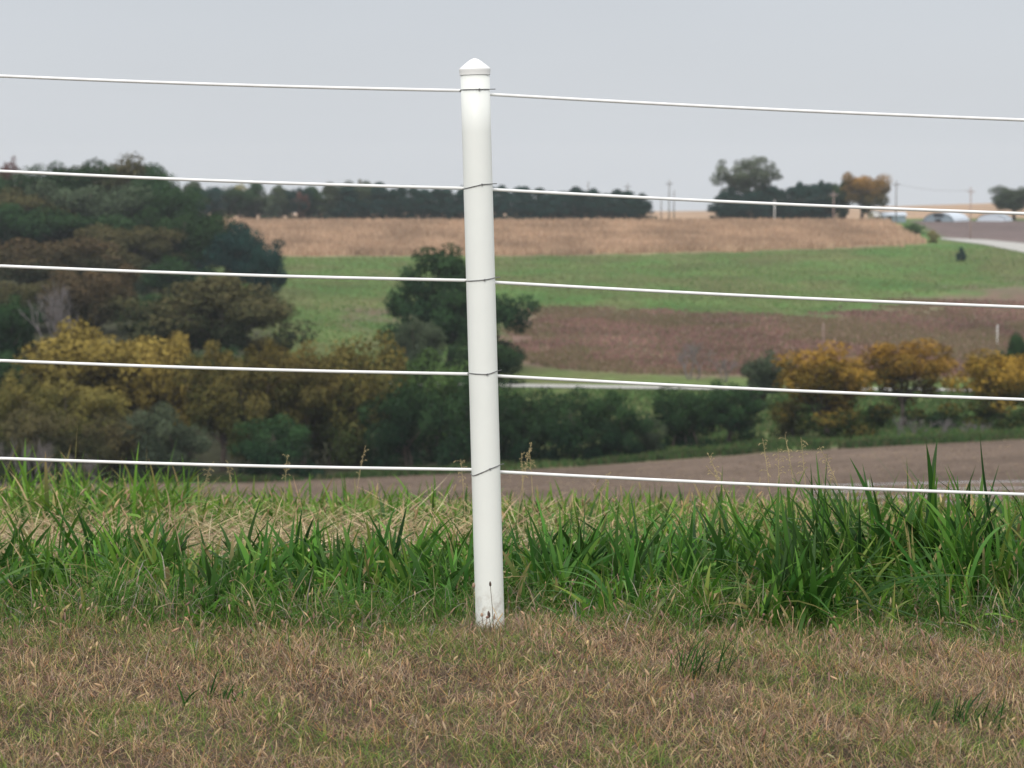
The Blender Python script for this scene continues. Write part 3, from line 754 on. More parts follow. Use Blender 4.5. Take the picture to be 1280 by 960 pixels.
# -- wood at the left, top storey
tree('oak', 25, 505, 130, 214, 'darkgreen', 'dark green oak on the hilltop nearest the frame edge')
tree('oak', 84, 500, 116, 202, 'darkgreen', 'dark green oak on the hilltop below the first white wire')
tree('oak', 142, 505, 120, 198, 'olivebrown', 'brownish oak forming the highest hump of the hilltop')
tree('oak', 196, 500, 96, 208, 'darkgreen', 'dark oak ending the hilltop ridge')
tree('oak', 120, 478, 150, 228, 'greygreen', 'grey-green oak in front of the hilltop ridge')
tree('oak', 205, 474, 110, 232, 'darkgreen', 'dark oak below the end of the ridge')
tree('oak', 40, 474, 120, 238, 'olivebrown', 'dull brownish oak in front of the ridge')
tree('round', 16, 520, 34, 200, 'red', 'small reddish treetop on the hilltop')

# ------------------------------------------------------------------ farmstead
def at(px, Y): 
    x = (px - 640) / F * Y
    return x, Y, g1(x, Y)
pxm = 768 / F          # metres per photo pixel at the farmstead
def gable(name, px, Y, wpx, hpx, depth, rise, wall, roof, lab, rz=0.0):
    x, y, z = at(px, Y); W = wpx * Y / F; Hh = hpx * Y / F
    e = empty(name, (x, y, z - 0.3), rz)
    m = MB(); m.box((0, depth / 2, Hh / 2), (W, depth, Hh)); m.build('wall', wall, e)
    m = MB(); ov = 0.35
    # two roof slopes with thickness, ridge along x
    for sgn in (0, 1):
        y0, y1 = (-ov, depth / 2) if sgn == 0 else (depth + ov, depth / 2)
        a = [(-W / 2 - ov, y0, Hh + 0.02), (W / 2 + ov, y0, Hh + 0.02), (W / 2 + ov, y1, Hh + rise), (-W / 2 - ov, y1, Hh + rise)]
        b = [(p[0], p[1], p[2] + 0.15) for p in a]
        m.add(a + b, [(3, 2, 1, 0), (4, 5, 6, 7), (0, 1, 5, 4), (1, 2, 6, 5), (2, 3, 7, 6), (3, 0, 4, 7)])
    m.build('roof', roof, e)
    for sx in (-1, 1):
        m = MB(); m.add([(sx * W / 2 * 0.98, 0.05, Hh + 0.01), (sx * W / 2 * 0.98, depth - 0.05, Hh + 0.01), (sx * W / 2 * 0.98, depth / 2, Hh + rise - 0.03),
                         (sx * W / 2 * 0.95, 0.05, Hh + 0.01), (sx * W / 2 * 0.95, depth - 0.05, Hh + 0.01), (sx * W / 2 * 0.95, depth / 2, Hh + rise - 0.03)],
                        [(0, 1, 2), (5, 4, 3), (0, 3, 4, 1), (1, 4, 5, 2), (2, 5, 3, 0)]); m.build('gable_wall', wall, e)
    m = MB(); m.box((-W * 0.2, -0.03, 1.15), (1.2, 0.05, 2.1)); m.build('door', M['darkopen'], e)
    return tag(e, lab, 'shed')
gable('farm_shed', 1117.5, 764, 28, 9.5, 7, 0.9, M['bluemetal'], M['palemetal'], 'blue-grey metal shed with a pale low roof beside the power pole')
# small tan shed, gable end to the viewer
gable('small_shed', 1097, 766, 10, 8, 3.4, 1.6, M['tanwall'], M['paint'], 'small tan shed with a bright white roof under the orange tree', 0.5)

def quonset(px, Y, wpx, hpx, L, lab, rz, front, door=True):
    x, y, z = at(px, Y); rx = wpx * Y / F / 2; rz_ = hpx * Y / F
    e = empty('arched_barn', (x, y, z - 0.3), rz)
    n = 18; ring = lambda yy, k=1.0: [(math.cos(math.pi * i / n) * rx * k, yy, math.sin(math.pi * i / n) * rz_ * k) for i in range(n + 1)]
    m = MB(); a, b = ring(0), ring(L); ai, bi = ring(0, .97), ring(L, .97)
    for o_, i_, rev in ((a, b, False), (ai, bi, True)):
        vs = o_ + i_; fs = [(j, j + 1, n + 2 + j, n + 1 + j) for j in range(n)]
        m.add(vs, [tuple(reversed(f)) for f in fs] if not rev else fs)
    m.build('roof', M['palemetal'], e, smooth=True)
    m = MB(); r0 = ring(0.25, 0.968); m.add(r0, [tuple(range(n + 1))]); r1 = ring(0.40, 0.968); m.add(r1, [tuple(reversed(range(n + 1)))])
    m.build('end_wall', front, e)
    if door:
        m = MB(); m.box((-0.1, 0.2, 0.55), (rx * 0.36, 0.12, 1.1)); m.build('door', M['darkopen'], e)
        m = MB(); m.box((0, 0.18, rz_ * 0.70), (rx * 0.62, 0.1, rz_ * 0.30)); m.build('window', M['darkopen'], e)
    return tag(e, lab, 'barn')
quonset(1172, 772, 42, 12.5, 14, 'arched metal barn with dark opening in its grey end wall', -0.5, M['bluemetal'])
quonset(1238, 776, 38, 11, 12, 'second arched barn showing only its pale roof by the grey-green tree', -0.35, M['palemetal'], False)

# ------------------------------------------------------------------ utility poles
def pole(px, Y, top, arm, lab, mat='wood', rad=0.19, arm_w=2.6, name='utility_pole', cat='utility pole', drop=1.1):
    x, y, z = at(px, Y); h = float(slope(top)) * Y - z
    e = empty(name, (x, y, z))
    m = MB(); m.tube([(0, 0, -0.8), (0, 0, h * .5), (0, 0, h)], [rad, rad * 0.88, rad * 0.7], 8); m.build('pole', M[mat], e, True)
    if arm:
        m = MB(); m.box((0, -rad, h - drop), (arm_w, 0.13, 0.16)); m.build('crossarm', M[mat], e)
        for sx in (-0.46, 0.46, -0.2, 0.2):
            m = MB(); m.tube([(sx * arm_w, -rad, h - drop + 0.08), (sx * arm_w, -rad, h - drop + 0.2), (sx * arm_w, -rad, h - drop + 0.34)], [0.05, 0.09, 0.05], 6); m.build('insulator', M['palemetal'], e)
        m = MB()
        for sx in (-1, 1): m.tube([(sx * arm_w * .3, -rad - .01, h - drop - .06), (0, -rad - .01, h - drop - 0.8)], 0.04, 5)
        m.build('brace', M[mat], e)
    return tag(e, lab, cat), Vector((x, y - rad, z + h - drop + 0.3))
poles = {}
for px, Y, top, arm, lab, mat in (
    (735, 800, 227, False, 'distant pole showing only its tip above the dark treeline', 'wood'),
    (784, 800, 229, True, 'distant pole with crossarm above the end of the treeline', 'wood'),
    (836, 800, 225, True, 'tall utility pole with crossarm in the gap between the tree belts', 'wood'),
    (826, 840, 246, False, 'faint thin pole left of the tall one in the gap', 'wood'),
    (842, 800, 238, False, 'shorter dark pole just beside the tall pole in the gap', 'wood'),
    (967.5, 757, 250, False, 'pale pole standing in front of the evergreen block', 'paint'),
    (1041, 757, 239, True, 'reddish pole in front of the dark tree next to the orange one', 'pinkwood'),
    (1119, 756, 226, True, 'tall utility pole with crossarm in front of the blue-grey shed', 'wood'),
    (1212, hit(1212, 299, 500, 760), 234, True, 'reddish utility pole with crossarm between the two arched barns', 'pinkwood')):
    poles[px] = pole(px, Y, top, arm, lab, mat)[1]
pole(1030, hit(1030, 436, 300, 500), 403, False, 'thin pale pole in the reddish field above the first yellow tree', 'pinkwood', 0.10, name='field_pole', cat='pole')
pole(1248, hit(1248, 432, 300, 500), 406, False, 'thin pale pole in the reddish field above the last golden tree', 'paint', 0.09, name='field_pole', cat='pole')
def span(a, b, sag, lab):
    m = MB(); pts = [a.lerp(b, t / 12) - Vector((0, 0, sag * 4 * (t / 12) * (1 - t / 12))) for t in range(13)]
    m.tube(pts, 0.035, 4); o = m.build('power_line', M['wood']); tag(o, lab, 'power line')
span(poles[1041], poles[1119], 0.9, 'thin overhead line hanging in front of the orange tree')
span(poles[967.5] + Vector((0, 0, 1.0)), poles[1041], 0.9, 'thin overhead line hanging in front of the evergreen block')
span(poles[1119], poles[1212], 0.9, 'thin overhead line crossing above the arched barn')

# ------------------------------------------------------------------ far fence across the ploughed field
fe = empty('wire_fence', at(1232, 112))
fx0 = fe.location.copy()
def rel(px, Y): return Vector(at(px, Y)) - fx0
fposts = [(1089, 113), (1232, 112), (1385, 111)]
for px, Y in fposts:
    p = rel(px, Y); m = MB(); m.tube([p + Vector((0, 0, -.4)), p + Vector((0, 0, .6)), p + Vector((0, 0, 1.34))], [0.07, 0.07, 0.065], 8)
    m.tube([p + Vector((0, 0, 1.34)), p + Vector((0, 0, 1.40))], [0.078, 0.04], 8)
    m.build('post', M['greypaint'], fe, True)
for k in range(4):
    m = MB(); hz = 0.35 + 0.29 * k
    m.tube([rel(px, Y) + Vector((0, 0.1, hz)) for px, Y in [(1010, 113.5)] + fposts], 0.011, 5); m.build('wire', M['palemetal'], fe)
tag(fe, 'distant white post-and-wire fence at the near edge of the ploughed field', 'fence')

# ------------------------------------------------------------------ the white fence post
YF = 6.5                                   # depth of the post's front face
S = YF / F
def P3(px, row, Y=YF):
    return Vector((x_at(px, row, Y), Y, float(slope(row)) * Y))
base = P3(612.6, 788); top = P3(593.4, 90)
ax = (top - base); Lp = ax.length
xa = Vector((1, 0, 0)); xa = (xa - ax.normalized() * xa.dot(ax.normalized())).normalized()
post = empty('fence_post', base)
post.rotation_euler = ax.to_track_quat('Z', 'Y').to_euler()
# keep x axis of the post along world x
from mathutils import Matrix
zc = ax.normalized(); yc = zc.cross(xa).normalized()
post.rotation_euler = Matrix((xa, yc, zc)).transposed().to_euler()
hw = 18.3 * S                              # half width
def circ(r_, z, n=40):                     # ring about the post's axis; the front of the post touches y = 0
    return [(r_ * math.cos(2 * math.pi * k / n), hw + r_ * math.sin(2 * math.pi * k / n), z) for k in range(n)]
m = MB(); zs = np.linspace(-0.5, Lp - 0.002, 14)
m.rings([circ(hw, z) for z in zs])
tube_o = m.build('post_tube', M['post'], post, True)
ch = hw + 0.0022
m = MB(); m.rings([circ(hw - .003, Lp - 0.0065), circ(ch, Lp - 0.006), circ(ch, Lp + 0.004), circ(ch + .0008, Lp + 0.0075), circ(ch + .0004, Lp + 0.0095), circ(ch * .97, Lp + 0.0115), circ(ch * .75, Lp + 0.0185),
                   circ(ch * .45, Lp + 0.0280), circ(ch * .25, Lp + 0.0330), circ(ch * .10, Lp + 0.0352), circ(ch * .03, Lp + 0.0356)])
cap_o = m.build('cap', M['cap'], post, True)
cap_o.data.set_sharp_from_angle(angle=R(35))

# wires: (row at px 0, at the post, at px 1280)
WR = [(95, 113.2, 118, 150), (214, 235.3, 237, 267), (332.5, 350.5, 353, 384), (450.8, 467.5, 470, 499.5), (573, 587, 590, 618)]
WLAB = ['topmost white coated wire of the fence, clear against the grey sky', 'second white coated wire from the top, just above the far treeline',
        'third white coated wire, crossing the green pasture', 'fourth white coated wire, crossing the yellow trees', 'lowest white coated wire of the fence, just above the tall grass']
# tie wires on the front face: left end, knot, right end (photo px, row)
TIE = [((575.6, 111.9), (599.2, 111.6), (619.2, 110.9)), ((578.7, 236.4), (602.4, 230.6), (621.0, 229.6)), ((582.3, 352.0), (605.6, 349.8), (625.0, 347.0)),
       ((585.0, 467.4), (609.1, 468.0), (627.0, 463.6)), ((591.0, 596.2), (612.5, 586.3), (629.8, 581.4))]
inv = Matrix.Translation(base) @ Matrix((xa, yc, zc)).transposed().to_4x4(); inv = inv.inverted()
for k, (r0, ra, rb, r1) in enumerate(WR):
    Yl, Yr, Ym = YF + 0.02, YF + 0.13, YF + 2 * hw + 0.006
    pxc = 612.6 + (593.4 - 612.6) * (788 - ra) / 698
    pts = []
    # left span, post, right span; lines go on past the frame to posts out of view
    cl, cr = P3(pxc - 19, ra, Ym - 0.02), P3(pxc + 19, rb, Ym)
    l0 = P3(0, r0, Yl); r_1 = P3(1280, r1, Yr)
    for t in np.linspace(2.4, 0, 18)[:-1]:
        q = cl.lerp(l0, t); q.z -= 0.004 * math.sin(min(t, 1) * math.pi); pts.append(q)
    pts += [cl, (cl + cr) / 2, cr]
    for t in np.linspace(0, 2.4, 18)[1:]:
        q = cr.lerp(r_1, t); q.z -= 0.004 * math.sin(min(t, 1) * math.pi); pts.append(q)
    m = MB(); m.tube(pts, 0.0041, 10)
    o = m.build('fence_wire', M['wire'], None, True); tag(o, WLAB[k], 'fence wire')
    a, kn, b = TIE[k]
    Yt = YF - 0.0028
    pa, pk, pb = (inv @ P3(*a, Yt)), (inv @ P3(*kn, Yt)), (inv @ P3(*b, Yt))
    def on_face(x, z):                       # a point just off the round face
        xx = max(-hw * 0.985, min(hw * 0.985, x))
        return Vector((x, hw - math.sqrt(hw * hw - xx * xx) - 0.0018, z))
    path = []
    for t in np.linspace(0, 1, 7): path.append(on_face(pa.x + (pk.x - pa.x) * t, pa.z + (pk.z - pa.z) * t))
    xe = min(pb.x, hw * .96)
    for t in np.linspace(0, 1, 6)[1:]: path.append(on_face(pk.x + (xe - pk.x) * t, pk.z + (pb.z - pk.z) * t * (xe - pk.x) / max(1e-6, pb.x - pk.x)))
    path.append(Vector((pb.x, path[-1].y + 0.004, pb.z)))
    pk = path[6]
    bk = inv @ ((cl + cr) / 2)
    lead = [Vector((-hw * .6, 2 * hw + 0.011, bk.z)), Vector((-hw - 0.003, hw * 1.25, (bk.z + pa.z) / 2))] if pa.x < -hw * .8 else []
    m = MB(); m.tube(lead + path, 0.0012, 6)
    t_o = m.build('tie_wire', M['galv'], post, True)
    m = MB(); m.tube([pk + Vector((-0.0025, -0.001, -0.001)), pk + Vector((0, -0.0022, 0)), pk + Vector((0.0025, -0.001, 0.0012))], [0.001, 0.0028, 0.001], 8)
    m.build('twist_knot', M['galv'], t_o, True)
tag(post, 'round white vinyl fence post with a low pointed cap, leaning slightly', 'fence post')

# ------------------------------------------------------------------ grass blades
def blades(name, X, Y, h, wd, lean, droop, cols, mat, segs=4, lean_dir=None, z_off=-0.01, tipcol=None, wprof=None, lift=0.0):
    n = len(X); Z = ground(X, Y) + z_off + lift
    a = rng.uniform(0, 2 * math.pi, n) if lean_dir is None else lean_dir
    da = np.stack([np.cos(a), np.sin(a)], 1)
    fa = rng.uniform(0, 2 * math.pi, n); side = np.stack([np.cos(fa), np.sin(fa), rng.normal(0, .15, n)], 1)
    vs = []; cs = []
    side_bend = rng.normal(0, 0.12, n)
    for s in range(segs + 1):
        t = s / segs
        hor = h * (lean * t + droop * t * t)
        zz = h * (t * np.sqrt(np.maximum(0.03, 1 - np.minimum(lean, 1.02) ** 2 * 0.95)) - 0.85 * droop * t ** 2.4)
        ctr = np.stack([X + da[:, 0] * hor - da[:, 1] * h * side_bend * t * t, Y + da[:, 1] * hor + da[:, 0] * h * side_bend * t * t, Z + zz], 1)
        wf = (0.65 + 0.9 * t - 0.2 * t * t) * (1 - t ** 2.2) + 0.03 if wprof is None else wprof(t)
        off = side * (wd * wf * 0.5)[:, None]
        vs += [ctr - off, ctr + off]
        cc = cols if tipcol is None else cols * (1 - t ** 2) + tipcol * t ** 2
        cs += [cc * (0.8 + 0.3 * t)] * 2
    V = np.stack(vs, 1); C = np.stack(cs, 1); nv = (segs + 1) * 2
    i = np.arange(n)[:, None] * nv
    q = np.concatenate([np.stack([i[:, 0] + 2 * s, i[:, 0] + 2 * s + 1, i[:, 0] + 2 * s + 3, i[:, 0] + 2 * s + 2], 1) for s in range(segs)])
    return np_mesh(name, V.reshape(-1, 3), q, col=np.clip(C.reshape(-1, 3), 0, 1), mat=M[mat], smooth=True)

def pal(cols, n, p=None, var=0.25):
    c = np.array(cols)[rng.choice(len(cols), n, p=p)]
    return c * rng.uniform(1 - var, 1 + var, (n, 1)) * (1 + rng.normal(0, 0.05, (n, 3)))

def stuff(name, me, lab, cat='grass'):
    return tag(link(bpy.data.objects.new(name, me)), lab, cat, kind='stuff')

def edge_y(x):             # where the mown strip ends and tall growth begins
    return 6.62 + 0.05 * np.sin(x * 3.1) + 0.04 * np.sin(x * 7.3 + 1) - 0.03 * x + 0.22 * (fbm(x, x * 0, 1.1, 4) - 0.5) * np.clip(np.abs(x) / .3, 0, 1)

# 1 mown, mostly dead turf
def mown(n, xr, yr, outer=0.0):
    X = rng.uniform(*xr, n); Y = rng.uniform(*yr, n)
    k = np.abs(X) > outer; X, Y = X[k], Y[k]; n = len(X)
    k = Y < edge_y(X) + rng.normal(0.12, 0.18, n); X, Y = X[k], Y[k]; n = len(X)
    g = fbm(X, Y, 1.1, 4) + 0.25 * (fbm(X, Y, 4.0, 2) - .5)
    g = 0.55 * g + 0.45 * fbm(X, Y, 3.3, 3)
    gr = rng.random(n) < np.clip((g - 0.43) * 2.6, 0.12, 0.6) + 0.10 * np.clip((5.9 - Y) / 1.2, 0, 1)
    dead = pal([(0.47, 0.335, 0.215), (0.37, 0.262, 0.18), (0.27, 0.19, 0.145), (0.62, 0.47, 0.30), (0.36, 0.285, 0.235), (0.13, 0.075, 0.058), (0.44, 0.26, 0.12)], n,
               [.18, .19, .18, .10, .17, .11, .07])
    dead = dead * np.array([1.13, 1.09, 0.98]) * (0.64 + 0.62 * fbm(X, Y, 5.0, 4))[:, None]
    live = pal([(0.13, 0.225, 0.045), (0.19, 0.27, 0.06), (0.28, 0.30, 0.08), (0.10, 0.175, 0.045)], n)
    c = np.where(gr[:, None], live, dead)
    h = np.where(gr, rng.uniform(0.025, 0.065, n), rng.uniform(0.015, 0.068, n)) * (0.75 + 0.5 * fbm(X, Y, 3.0, 2))
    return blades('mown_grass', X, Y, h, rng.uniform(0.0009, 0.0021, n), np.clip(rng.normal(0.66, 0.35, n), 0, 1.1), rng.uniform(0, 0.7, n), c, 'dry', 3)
stuff('mown_grass', mown(380000, (-1.95, 1.95), (4.72, 7.3)), 'short brown dead grass with green patches in front of the fence')

def mown_wide():
    return mown(190000, (-3.4, 3.4), (4.4, 7.4), 1.9)
stuff('mown_verge_grass', mown_wide(), 'short dead grass of the mown strip, thinner towards its ends')
# foxtail seed heads over the turf
def seedheads(n, xr, yr, hr, lenr, wr, cols, name, lab, ykeep=None):
    X = rng.uniform(*xr, n); Y = rng.uniform(*yr, n)
    if ykeep is not None: k = ykeep(X, Y); X, Y = X[k], Y[k]; n = len(X)
    Z = ground(X, Y); H = rng.uniform(*hr, n); L = rng.uniform(*lenr, n); W = rng.uniform(*wr, n)
    ax_ = np.stack([rng.normal(0, .35, n), rng.normal(0, .35, n), np.ones(n)], 1); ax_ /= np.linalg.norm(ax_, axis=1)[:, None]
    hd = ax_ + np.stack([rng.normal(0, .4, n), rng.normal(0, .4, n), rng.normal(-.15, .2, n)], 1); hd /= np.linalg.norm(hd, axis=1)[:, None]
    root = np.stack([X, Y, Z - .01], 1); b = root + ax_ * H[:, None]
    ref = rng.normal(size=(n, 3)); u = np.cross(hd, ref); u /= np.linalg.norm(u, axis=1)[:, None]; v = np.cross(hd, u)
    vs = []
    prof = [(0, .25), (.18, .9), (.5, 1.0), (.8, .7), (1.0, .12)]
    for t, wq in prof:
        for k in range(5):
            a = 2 * math.pi * k / 5
            vs.append(b + hd * (L * t)[:, None] + (u * math.cos(a) + v * math.sin(a)) * (W * wq * .5)[:, None] * rng.uniform(.75, 1.25, (n, 1)))
    # stem ribbon (two crossed)
    for sd in (u, v):
        vs += [root - sd * .0007, root + sd * .0007, b + sd * .0006, b - sd * .0006]
    V = np.stack(vs, 1); nv = V.shape[1]
    fq = [(r_ * 5 + k, r_ * 5 + (k + 1) % 5, (r_ + 1) * 5 + (k + 1) % 5, (r_ + 1) * 5 + k) for r_ in range(4) for k in range(5)]
    fq += [(25, 26, 27, 28), (29, 30, 31, 32)]
    q = (np.arange(n)[:, None, None] * nv + np.array(fq)[None]).reshape(-1, 4)
    c = np.repeat(pal(cols, n)[:, None], nv, 1)
    me = np_mesh(name, V.reshape(-1, 3), q, col=np.clip(c.reshape(-1, 3), 0, 1), mat=M['dry'], smooth=True)
    stuff(name, me, lab)
seedheads(2000, (-2.4, 2.4), (4.5, 7.2), (0.02, 0.10), (0.007, 0.028), (0.0022, 0.0070), [(0.46, 0.32, 0.19), (0.38, 0.26, 0.17), (0.52, 0.38, 0.22), (0.30, 0.19, 0.14)],
          'foxtail_grass', 'small tan foxtail seed heads scattered through the dead turf')

# 2 fine green grass where the mown strip meets the tall growth
def fringe(n):
    X = rng.uniform(-2.8, 2.8, n); Y = edge_y(X) + rng.normal(0.08, 0.20, n)
    g = fbm(X, Y, 1.7, 3)
    c = pal([(0.075, 0.18, 0.028), (0.115, 0.225, 0.036), (0.05, 0.13, 0.024), (0.22, 0.245, 0.07), (0.44, 0.34, 0.22), (0.34, 0.29, 0.25)], n, [.30, .26, .16, .10, .10, .08])
    h = rng.uniform(0.05, 0.17, n) * (0.6 + 0.8 * g) * np.clip((Y - edge_y(X)) / 0.3 + 0.55, 0.4, 1.2)
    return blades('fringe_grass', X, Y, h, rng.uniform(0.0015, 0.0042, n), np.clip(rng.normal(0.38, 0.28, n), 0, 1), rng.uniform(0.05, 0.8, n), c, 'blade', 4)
stuff('fringe_grass', fringe(27000), 'fine green grass where the mown strip meets the tall growth')

# 3 broad green blades behind the fence line
GREENS = [(0.050, 0.155, 0.014), (0.085, 0.215, 0.020), (0.026, 0.090, 0.014), (0.140, 0.285, 0.032), (0.20, 0.29, 0.055), (0.44, 0.34, 0.16)]
def lush(n, xr, yr, hscale, wr=(0.005, 0.013), p=(.28, .26, .2, .14, .07, .05), power=1.0):
    X = rng.uniform(*xr, n); Y = rng.uniform(*yr, n)
    cl_ = fbm(X, Y, 1.3, 3)
    k = rng.random(n) < np.clip(cl_ * 1.5, 0.15, 1); X, Y = X[k], Y[k]; n = len(X); cl_ = cl_[k]
    h = hscale(X, Y) * rng.uniform(0.45, 1.1, n) * (0.65 + 0.7 * cl_)
    c = pal(GREENS, n, p)
    tip = c * 0.75 + np.array([0.22, 0.22, 0.08]) * 0.25
    br = rng.random(n) < .16; tip[br] = np.array([0.36, 0.25, 0.12]) * rng.uniform(.7, 1.2, (int(br.sum()), 1))
    wd = rng.uniform(*wr, n)
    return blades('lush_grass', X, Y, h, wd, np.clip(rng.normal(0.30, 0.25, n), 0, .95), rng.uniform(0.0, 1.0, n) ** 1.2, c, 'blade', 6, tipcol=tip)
side_h = lambda X: np.interp(X, [-3, -1.4, -0.6, 0.0, 0.5, 1.0, 1.6, 3], [0.24, 0.23, 0.20, 0.20, 0.26, 0.31, 0.34, 0.36])
stuff('tall_grass', lush(8500, (-2.9, 3.1), (6.66, 8.3), lambda X, Y: side_h(X) * np.clip((Y - 6.45) / 0.55, 0.35, 1.0), (0.006, 0.018)),
      'lush green broad-bladed grass growing right behind the fence line')
stuff('straw_patch_grass', lush(5200, (-4, 4), (8.1, 10.8), lambda X, Y: np.interp(X, [-4, -.3, .3, 4], [.11, .12, .25, .27]), (0.005, 0.014), (.24, .26, .14, .2, .1, .06)), 'scattered green blades growing through the pale straw')

# broad strap-like leaves among them, mostly beyond the post
def straps(nc):
    cx_ = np.concatenate([rng.uniform(-0.2, 3.0, int(nc * .6)), rng.uniform(-2.8, 0, nc - int(nc * .6))]); cy_ = rng.uniform(6.82, 8.1, nc)
    k = rng.integers(0, nc, nc * 17); n = len(k)
    X = cx_[k] + rng.normal(0, .035, n); Y = cy_[k] + rng.normal(0, .04, n)
    ch_ = rng.uniform(.6, 1.12, nc)[k]
    h = np.interp(X, [-3, -.3, .1, .6, 1.2, 3], [.27, .25, .29, .36, .45, .45]) * ch_ * rng.uniform(.45, 1.1, n)
    tone = rng.uniform(.45, 1.35, nc)[k][:, None]
    c = pal([(0.034, 0.110, 0.018), (0.05, 0.155, 0.022), (0.08, 0.215, 0.03), (0.12, 0.27, 0.042)], n, [.32, .3, .24, .14], .2) * tone
    ld = rng.uniform(0, 6.28, nc)[k] + rng.normal(0, 1.1, n)
    return blades('strap_grass', X, Y, h, rng.uniform(.011, .023, n), np.clip(rng.normal(.28, .16, n), 0, .8), np.where(rng.random(n) < .3, rng.uniform(.5, 1.1, n), rng.uniform(0, .35, n)), c, 'blade', 9, lean_dir=ld, tipcol=c * .8 + np.array([.12, .15, .05]) * .2)
stuff('strap_grass', straps(235), 'dark strap-leaved grass standing among the finer green blades')

# 4 flattened straw behind it
def straw(n):
    X = rng.uniform(-4, 4, n); Y = rng.uniform(8.1, 11.6, n)
    k = rng.random(n) < np.interp(X, [-4, -.2, 0.15, 0.8, 1.6, 4], [1, 1, .6, .35, .35, .5]); X, Y = X[k], Y[k]; n = len(X)
    c = pal([(0.55, 0.43, 0.26), (0.47, 0.35, 0.21), (0.62, 0.51, 0.33), (0.36, 0.26, 0.16), (0.30, 0.30, 0.12)], n, [.3, .28, .18, .16, .08])
    ld = rng.normal(0.0, 0.9, n) + np.where(rng.random(n) < .5, 0, math.pi)
    return blades('straw_litter', X, Y, rng.uniform(0.08, 0.34, n), rng.uniform(0.0025, 0.006, n), np.clip(rng.normal(0.98, 0.12, n), .5, 1.1), rng.uniform(0, .25, n), c, 'dry', 4,
                  lean_dir=ld, lift=rng.uniform(0, 0.06, n))
stuff('straw_litter', straw(17000), 'pale flattened straw between the two bands of green grass')
seedheads(500, (-2.5, 2.5), (7.6, 11.0), (0.10, 0.24), (0.02, 0.05), (0.004, 0.009), [(0.50, 0.38, 0.22), (0.42, 0.30, 0.17)], 'dry_seed_grass', 'tan dry seed grass standing in the straw')

# 5 second green band on the brow of the bank
crest_h = lambda X, Y: np.interp(X / Y, [-.35, -.2, -.13, -.12, -.05, 0.0, .05, .1, .2, .35], [0.34, 0.37, 0.35, 0.22, 0.24, 0.20, 0.19, 0.19, 0.17, 0.17])
stuff('brow_grass', lush(17000, (-5.0, 5.0), (10.4, 14.6), crest_h, (0.009, 0.022), (.22, .30, .10, .26, .08, .04)), 'green grass along the brow of the bank above the ploughed field')
def brow_straw(n):
    X = rng.uniform(-5, 5, n); Y = rng.uniform(11, 16.5, n)
    c = pal([(0.5, 0.38, 0.23), (0.4, 0.29, 0.18), (0.24, 0.24, 0.1)], n, [.4, .4, .2])
    return blades('brow_straw', X, Y, rng.uniform(0.08, 0.22, n), rng.uniform(0.003, 0.006, n), np.clip(rng.normal(0.6, 0.3, n), 0, 1.1), rng.uniform(0, .5, n), c, 'dry', 4)
stuff('brow_straw', brow_straw(4000), 'dry tan grass thinning out over the brow of the bank')

# 6 single tall clumps of broad blades that stand out
def clump(px, row, Y, n, hpx, wr, lean_bias, lab):
    """px,row: foot of the clump; hpx: height in photo pixels"""
    x0 = (px - 640) / F * Y; hm = 1.22 * hpx * Y / F
    X = x0 + rng.normal(0, 0.035, n); Yv = Y + rng.normal(0, 0.04, n)
    h = hm * rng.uniform(0.55, 1.08, n); h[0] = hm * 1.08
    c = pal([(0.020, 0.070, 0.014), (0.030, 0.10, 0.017), (0.055, 0.16, 0.025), (0.015, 0.052, 0.015)], n, var=.2)
    tip = c * 0.8 + np.array([0.10, 0.15, 0.05]) * 0.2
    ld = rng.normal(lean_bias, 0.9, n)
    me = blades('grass_clump', X, Yv, h, rng.uniform(*wr, n) * 1.2, np.clip(rng.normal(0.28, 0.13, n), .03, .6), rng.uniform(0.0, 0.35, n) * np.where(rng.random(n) < .35, 2.4, 1), c, 'blade', 9, lean_dir=ld, tipcol=tip)
    # origin at the foot
    z0 = g1(x0, Y); v = np.empty(len(me.vertices) * 3, np.float32); me.vertices.foreach_get('co', v); v = v.reshape(-1, 3) - np.array([x0, Y, z0], np.float32)
    me.vertices.foreach_set('co', v.ravel()); me.update()
    o = link(bpy.data.objects.new('grass_clump', me)); o.location = (x0, Y, z0)
    tag(o, lab, 'grass clump')
LFT = math.pi
